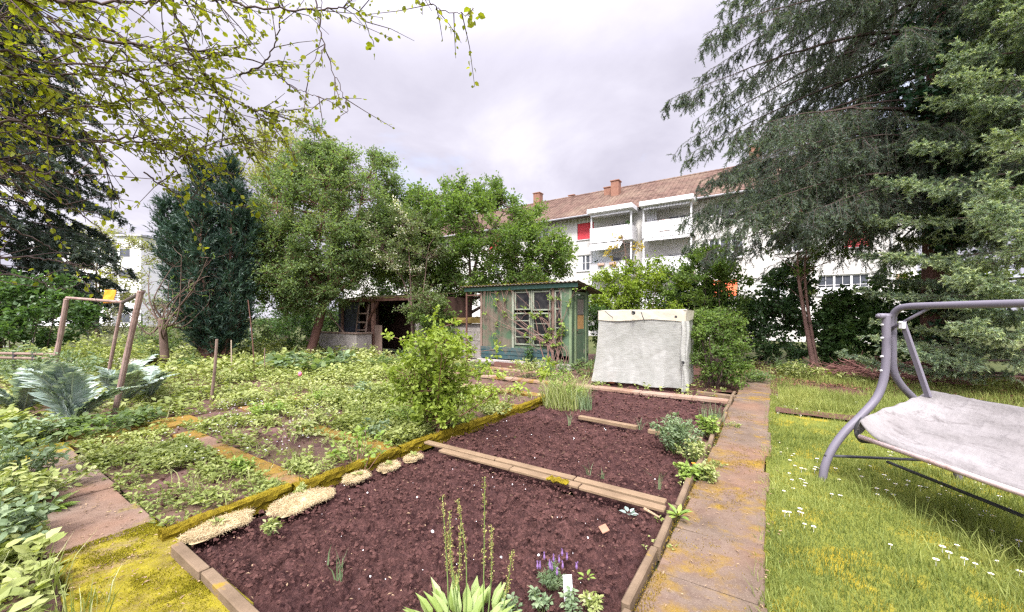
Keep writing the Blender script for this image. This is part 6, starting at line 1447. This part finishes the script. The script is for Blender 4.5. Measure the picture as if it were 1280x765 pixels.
tuft("daffodil_leaves", "clump of long daffodil leaves in the far weedy bed", "daffodil", gp(392, 498), 34, .38, .008, L_weed, .5, .10)
tuft("daffodil_leaves", "strap leaved clump left beside the yellow green shrub", "daffodil", gp(510, 540), 30, .34, .009, L_fresh, .8, .10)
b = gp(375, 500); t = thing("tulip", "single pink tulip on a thin stem among the weeds", "tulip", b); g = G(); g.tube([b, b + [0, 0, .42]], .005, 6); build("stem", g, M_stemg, t); g = G(); c = b + [0, 0, .42]; g.tube([c, c + [0, 0, .02], c + [0, 0, .05], c + [0, 0, .085]], [.008, .03, .034, .018], 9); build("flower", g, M_pink, t, smooth=True)
# broad leaved patch before the compost bin
for i, (px, lab) in enumerate((((345, 466), "leftmost big leaved rhubarb in the row before the compost bin"), ((372, 466), "big leaved rhubarb second in the row before the compost bin"), ((400, 468), "middle rhubarb in the row before the compost bin"), ((425, 462), "rhubarb right in front of the compost bin corner"))):
    leafy("rhubarb", lab, "rhubarb", gp(*px), 20, .62, .5, .20, .17, L_blueg if i % 2 else L_mid, nl=4, kind=8, group="rhubarb before the compost bin")
for i, (px, lab) in enumerate((((405, 478), "bushy strawberry plant at the left end of the far bed"), ((435, 478), "strawberry plant in the middle of the far bed"), ((460, 482), "pale green strawberry plant at the right end of the far bed"))):
    leafy("strawberry_plant", lab, "strawberry", gp(*px), 16, .26, .3, .075, .06, L_weed, nl=7, kind=8)
for px, h, lab in (((452, 452), .75, "fern like green bush beside the compost bin"), ((480, 462), .5, "strappy greens before the open shed entrance"), ((515, 458), .7, "leafy shrub right of the open shed entrance"), ((545, 455), .9, "green bush in front of the block wall"), ((590, 470), .4, "low weeds before the block wall"), ((660, 472), .55, "grassy weeds under the shed windows"), ((688, 475), .6, "leafy weeds at the foot of the vine"), ((735, 470), .5, "light green weeds between shed and plastic frame"), ((300, 462), .55, "pale green greens at the yew's right foot"), ((240, 462), .4, "low greens before the yew"), ((945, 478), .28, "low leafy weeds at the far end of the slab path"), ((1000, 472), .45, "grey green weeds at the foot of the twin stemmed tree"), ((985, 468), .4, "leafy weeds between path end and hedge")):
    leafy("leafy_plant", lab, "plant", gp(*px), 30, h, .5, .085, .045, L_weed if int(h * 100) % 2 else L_mid, nl=12)

# vine on the shed
t = thing("climbing_vine", "bare woody vine with few leaves climbing over the green shed front", "climbing plant", W(-5.1, 9.9, 0)); gw = G(); g = G(); tips = []
for k in range(26):
    s0_ = -5.1 + rng.normal(0, .14); s1_ = -5.4 + rng.normal(0, .75) if k % 3 else -6.9 + rng.normal(0, .55); z1_ = rng.uniform(1.2, 2.5); z1_ = min(z1_, 2.42)
    P = smooth_path([W(s0_, 9.94 + rng.normal(0, .03), 0), W(s0_ + rng.normal(0, .15), 9.97, .6), W((s0_ + s1_) / 2 + rng.normal(0, .25), 9.98, (z1_ + .6) / 2 + rng.normal(0, .25)), W(s1_, 9.98, z1_), W(s1_ + rng.normal(0, .3), 9.96, min(z1_ + rng.normal(0, .3), 2.46))], 30)
    gw.tube(P, np.linspace(.016 if k < 8 else .008, .003, 30), 5, False)
    for j in range(5): tips.append(P[rng.integers(8, 30)] + np.array([0, -.03, 0]))
for k in range(14):      # strands hanging on the left boards
    s0_ = rng.uniform(-7.8, -6.6); P = smooth_path([W(s0_, 9.99, 2.3), W(s0_ + rng.normal(0, .15), 9.98, 1.6), W(s0_ + rng.normal(0, .25), 9.99, rng.uniform(.5, 1.2))], 16); gw.tube(P, np.linspace(.007, .003, 16), 4, False); tips.append(P[rng.integers(2, 15)])
tips = np.array(tips); clumps(g, None, tips[rng.random(len(tips)) < .34], .09, 4, 4, .06, .05, up=.1, kind=8); build("stem", gw, m_rough("vine_wood", (.13, .075, .06), (.22, .14, .11), 8, .85, 50, .5), t); build("leaves", g, L_fresh, t)
b = W(-5.9, 9.8, 0); leafy("leafy_plant", "dark green upright plant in front of the shed window", "plant", b, 10, .7, .16, .1, .07, L_dark, nl=10, kind=8)

# pole frame at the left
M_larch = m_rough("rough_pole", (.20, .13, .11), (.33, .235, .20), 6, .9, 40, .8, stretch=(1, 1, .3), c=(.13, .08, .06), cscale=7)
pf = thing("pole_frame", "rough frame of leaning wooden poles around the cardoons", "pole frame", gp(141, 524))
p1 = gp(141, 524); tp1 = at(176, 364, 5.5); p2 = np.array([-9.35, 7.9, 0]); tp2 = at(83, 374, 7.8); p3 = np.array([-8.3, 8.0, 0]); tp3 = at(153, 377, 7.7)
for a, b_, r_ in ((p1 - [0, 0, .05], tp1, .036), (p2, tp2, .042), (p3, tp3, .03)):
    g = G(); P = smooth_path([a, (a + b_) / 2 + rng.normal(0, .015, 3), b_], 16); g.tube(P, r_ * (1 + .1 * rng.normal(0, .5, 16)), 9); build("post", g, M_larch, pf, smooth=False)
g = G(); g.tube([tp2 + [0, 0, .03], tp3 + [0, 0, -.01]], [.025, .028], 8); build("crossbar", g, M_larch, pf)
g = G(); g.tube([tp3 + [0, 0, -.02], tp1 + [.03, 0, -.01]], [.03, .028], 8); build("crossbar", g, m_rough("dark_bar_wood", (.07, .05, .045), (.12, .09, .08), 6, .85, 40, .5), pf)
g = G(); c = at(137, 370, 7.75); X_ = np.linspace(-.11, .11, 10); Zg = np.linspace(-.14, .12, 12); A, B = np.meshgrid(X_, Zg, indexing="ij"); off = .03 * (fbm(A * 12, B * 9, 3, 4) - .5)
for o_ in (-.02, .02): g.grid(c + np.stack([A + .02 * np.sin(B * 20), o_ * np.cos(A * 12) + off, B], -1))
tag(build("plastic_bag", g, m_rough("orange_plastic", (.75, .27, .02), (.82, .36, .04), 8, .45, 20, .4), loc=c), "crumpled orange plastic bag hung on the crossbar of the pole frame", "bag")
# stakes and canes
def stick(name, label, a, b_, r_, mat, group=None):
    a = np.asarray(a, float); b_ = np.asarray(b_, float); g = G(); P = smooth_path([a, (a + b_) / 2 + rng.normal(0, .012, 3), b_], 10); g.tube(P, np.linspace(r_, r_ * .8, 10), 7); tag(build(name, g, mat, loc=a), label, "stake", group)
a = gp(264, 500); stick("stake", "short dark wooden stake standing in the left weedy bed", a, at(271, 424, a[1]), .028, M_wood)
a = gp(290, 470); stick("garden_cane", "thin pale cane right of the yew trunk", a, at(289, 425, a[1]), .016, M_pole)
a = gp(318, 468); stick("garden_cane", "tall thin brown cane before the light green tree", a, at(310, 375, a[1]), .016, M_rust)
a = gp(332, 470); stick("garden_cane", "short cane beside the rhubarb row", a, at(331, 435, a[1]), .015, M_wood)
# rails and low structures at the left edge
rl = thing("wooden_rail", "dark wooden double rail low at the left edge", "rail", (-10.5, 8, 0))
for dz in (0, -.09): g = G(); g.tube([at(-30, 441, 8) + [0, 0, dz], at(68, 443, 8) + [0, 0, dz]], .028, 8); build("bar", g, M_wood, rl)
for px in (18, 42): g = G(); a = at(px, 442, 8); g.tube([[a[0], 8, 0], a + [0, 0, .03]], .03, 8); build("post", g, M_black, rl)
fl = G(); A, B = np.meshgrid(np.linspace(-13.5, -9.7, 50), np.linspace(0, np.pi, 14), indexing="ij"); fl.grid(np.stack([A, 10.6 + .5 * np.cos(B), (.32 + .05 * np.sin(A * 7)) * np.sin(B) ** .8 + .01], -1)); tag(build("fleece_tunnel", fl, M_cream, loc=(-11.5, 10.6, 0)), "low white fleece tunnel over a bed at the far left", "tunnel")
# wire fence far left
fc = thing("wire_fence", "grey wire mesh fence far off at the left", "fence", (-20, 18, 0))
g = G(); xs = np.arange(-27, -12, .16); A = [(x, 18, .1) for x in xs] + [(x, 18, .1) for x in xs]; B = [(x + 1.4, 18, 1.5) for x in xs] + [(x - 1.4, 18, 1.5) for x in xs]; g.twigs(A, B, .004, .004); g.twigs([(-27, 18, 1.52), (-27, 18, .1)], [(-12, 18, 1.52), (-12, 18, .1)], .012, .012); build("mesh", g, M_grey, fc)
for x in np.arange(-27, -11.9, 2.5): g = G(); g.tube([(x, 18, 0), (x, 18, 1.6)], .035, 8); build("post", g, M_grey, fc)

# brushwood heap below the hedge
g = G(); m = 420; c = W(2.1, 12.7, 0); P = c + rng.normal(size=(m, 1)) * .62 * VX + rng.normal(size=(m, 1)) * .28 * UX; P[:, 2] = np.abs(rng.normal(0, .17, m)) ; P[:, 2] *= np.exp(-((P - c) @ VX / 1.1) ** 2); d = nrm(rng.normal(size=(m, 1)) * VX * 1.4 + rng.normal(size=(m, 1)) * UX * .7 + rng.normal(size=(m, 1)) * .22 * ZX); L_ = rng.uniform(.2, .75, m)[:, None]; g.twigs(P - d * L_, P + d * L_, .011, .005)
tag(build("brushwood_heap", g, m_rough("red_brushwood", (.14, .06, .05), (.27, .14, .12), 6, .85, 40, .4), loc=c), "heap of reddish cut brushwood below the hedge", "brushwood heap")
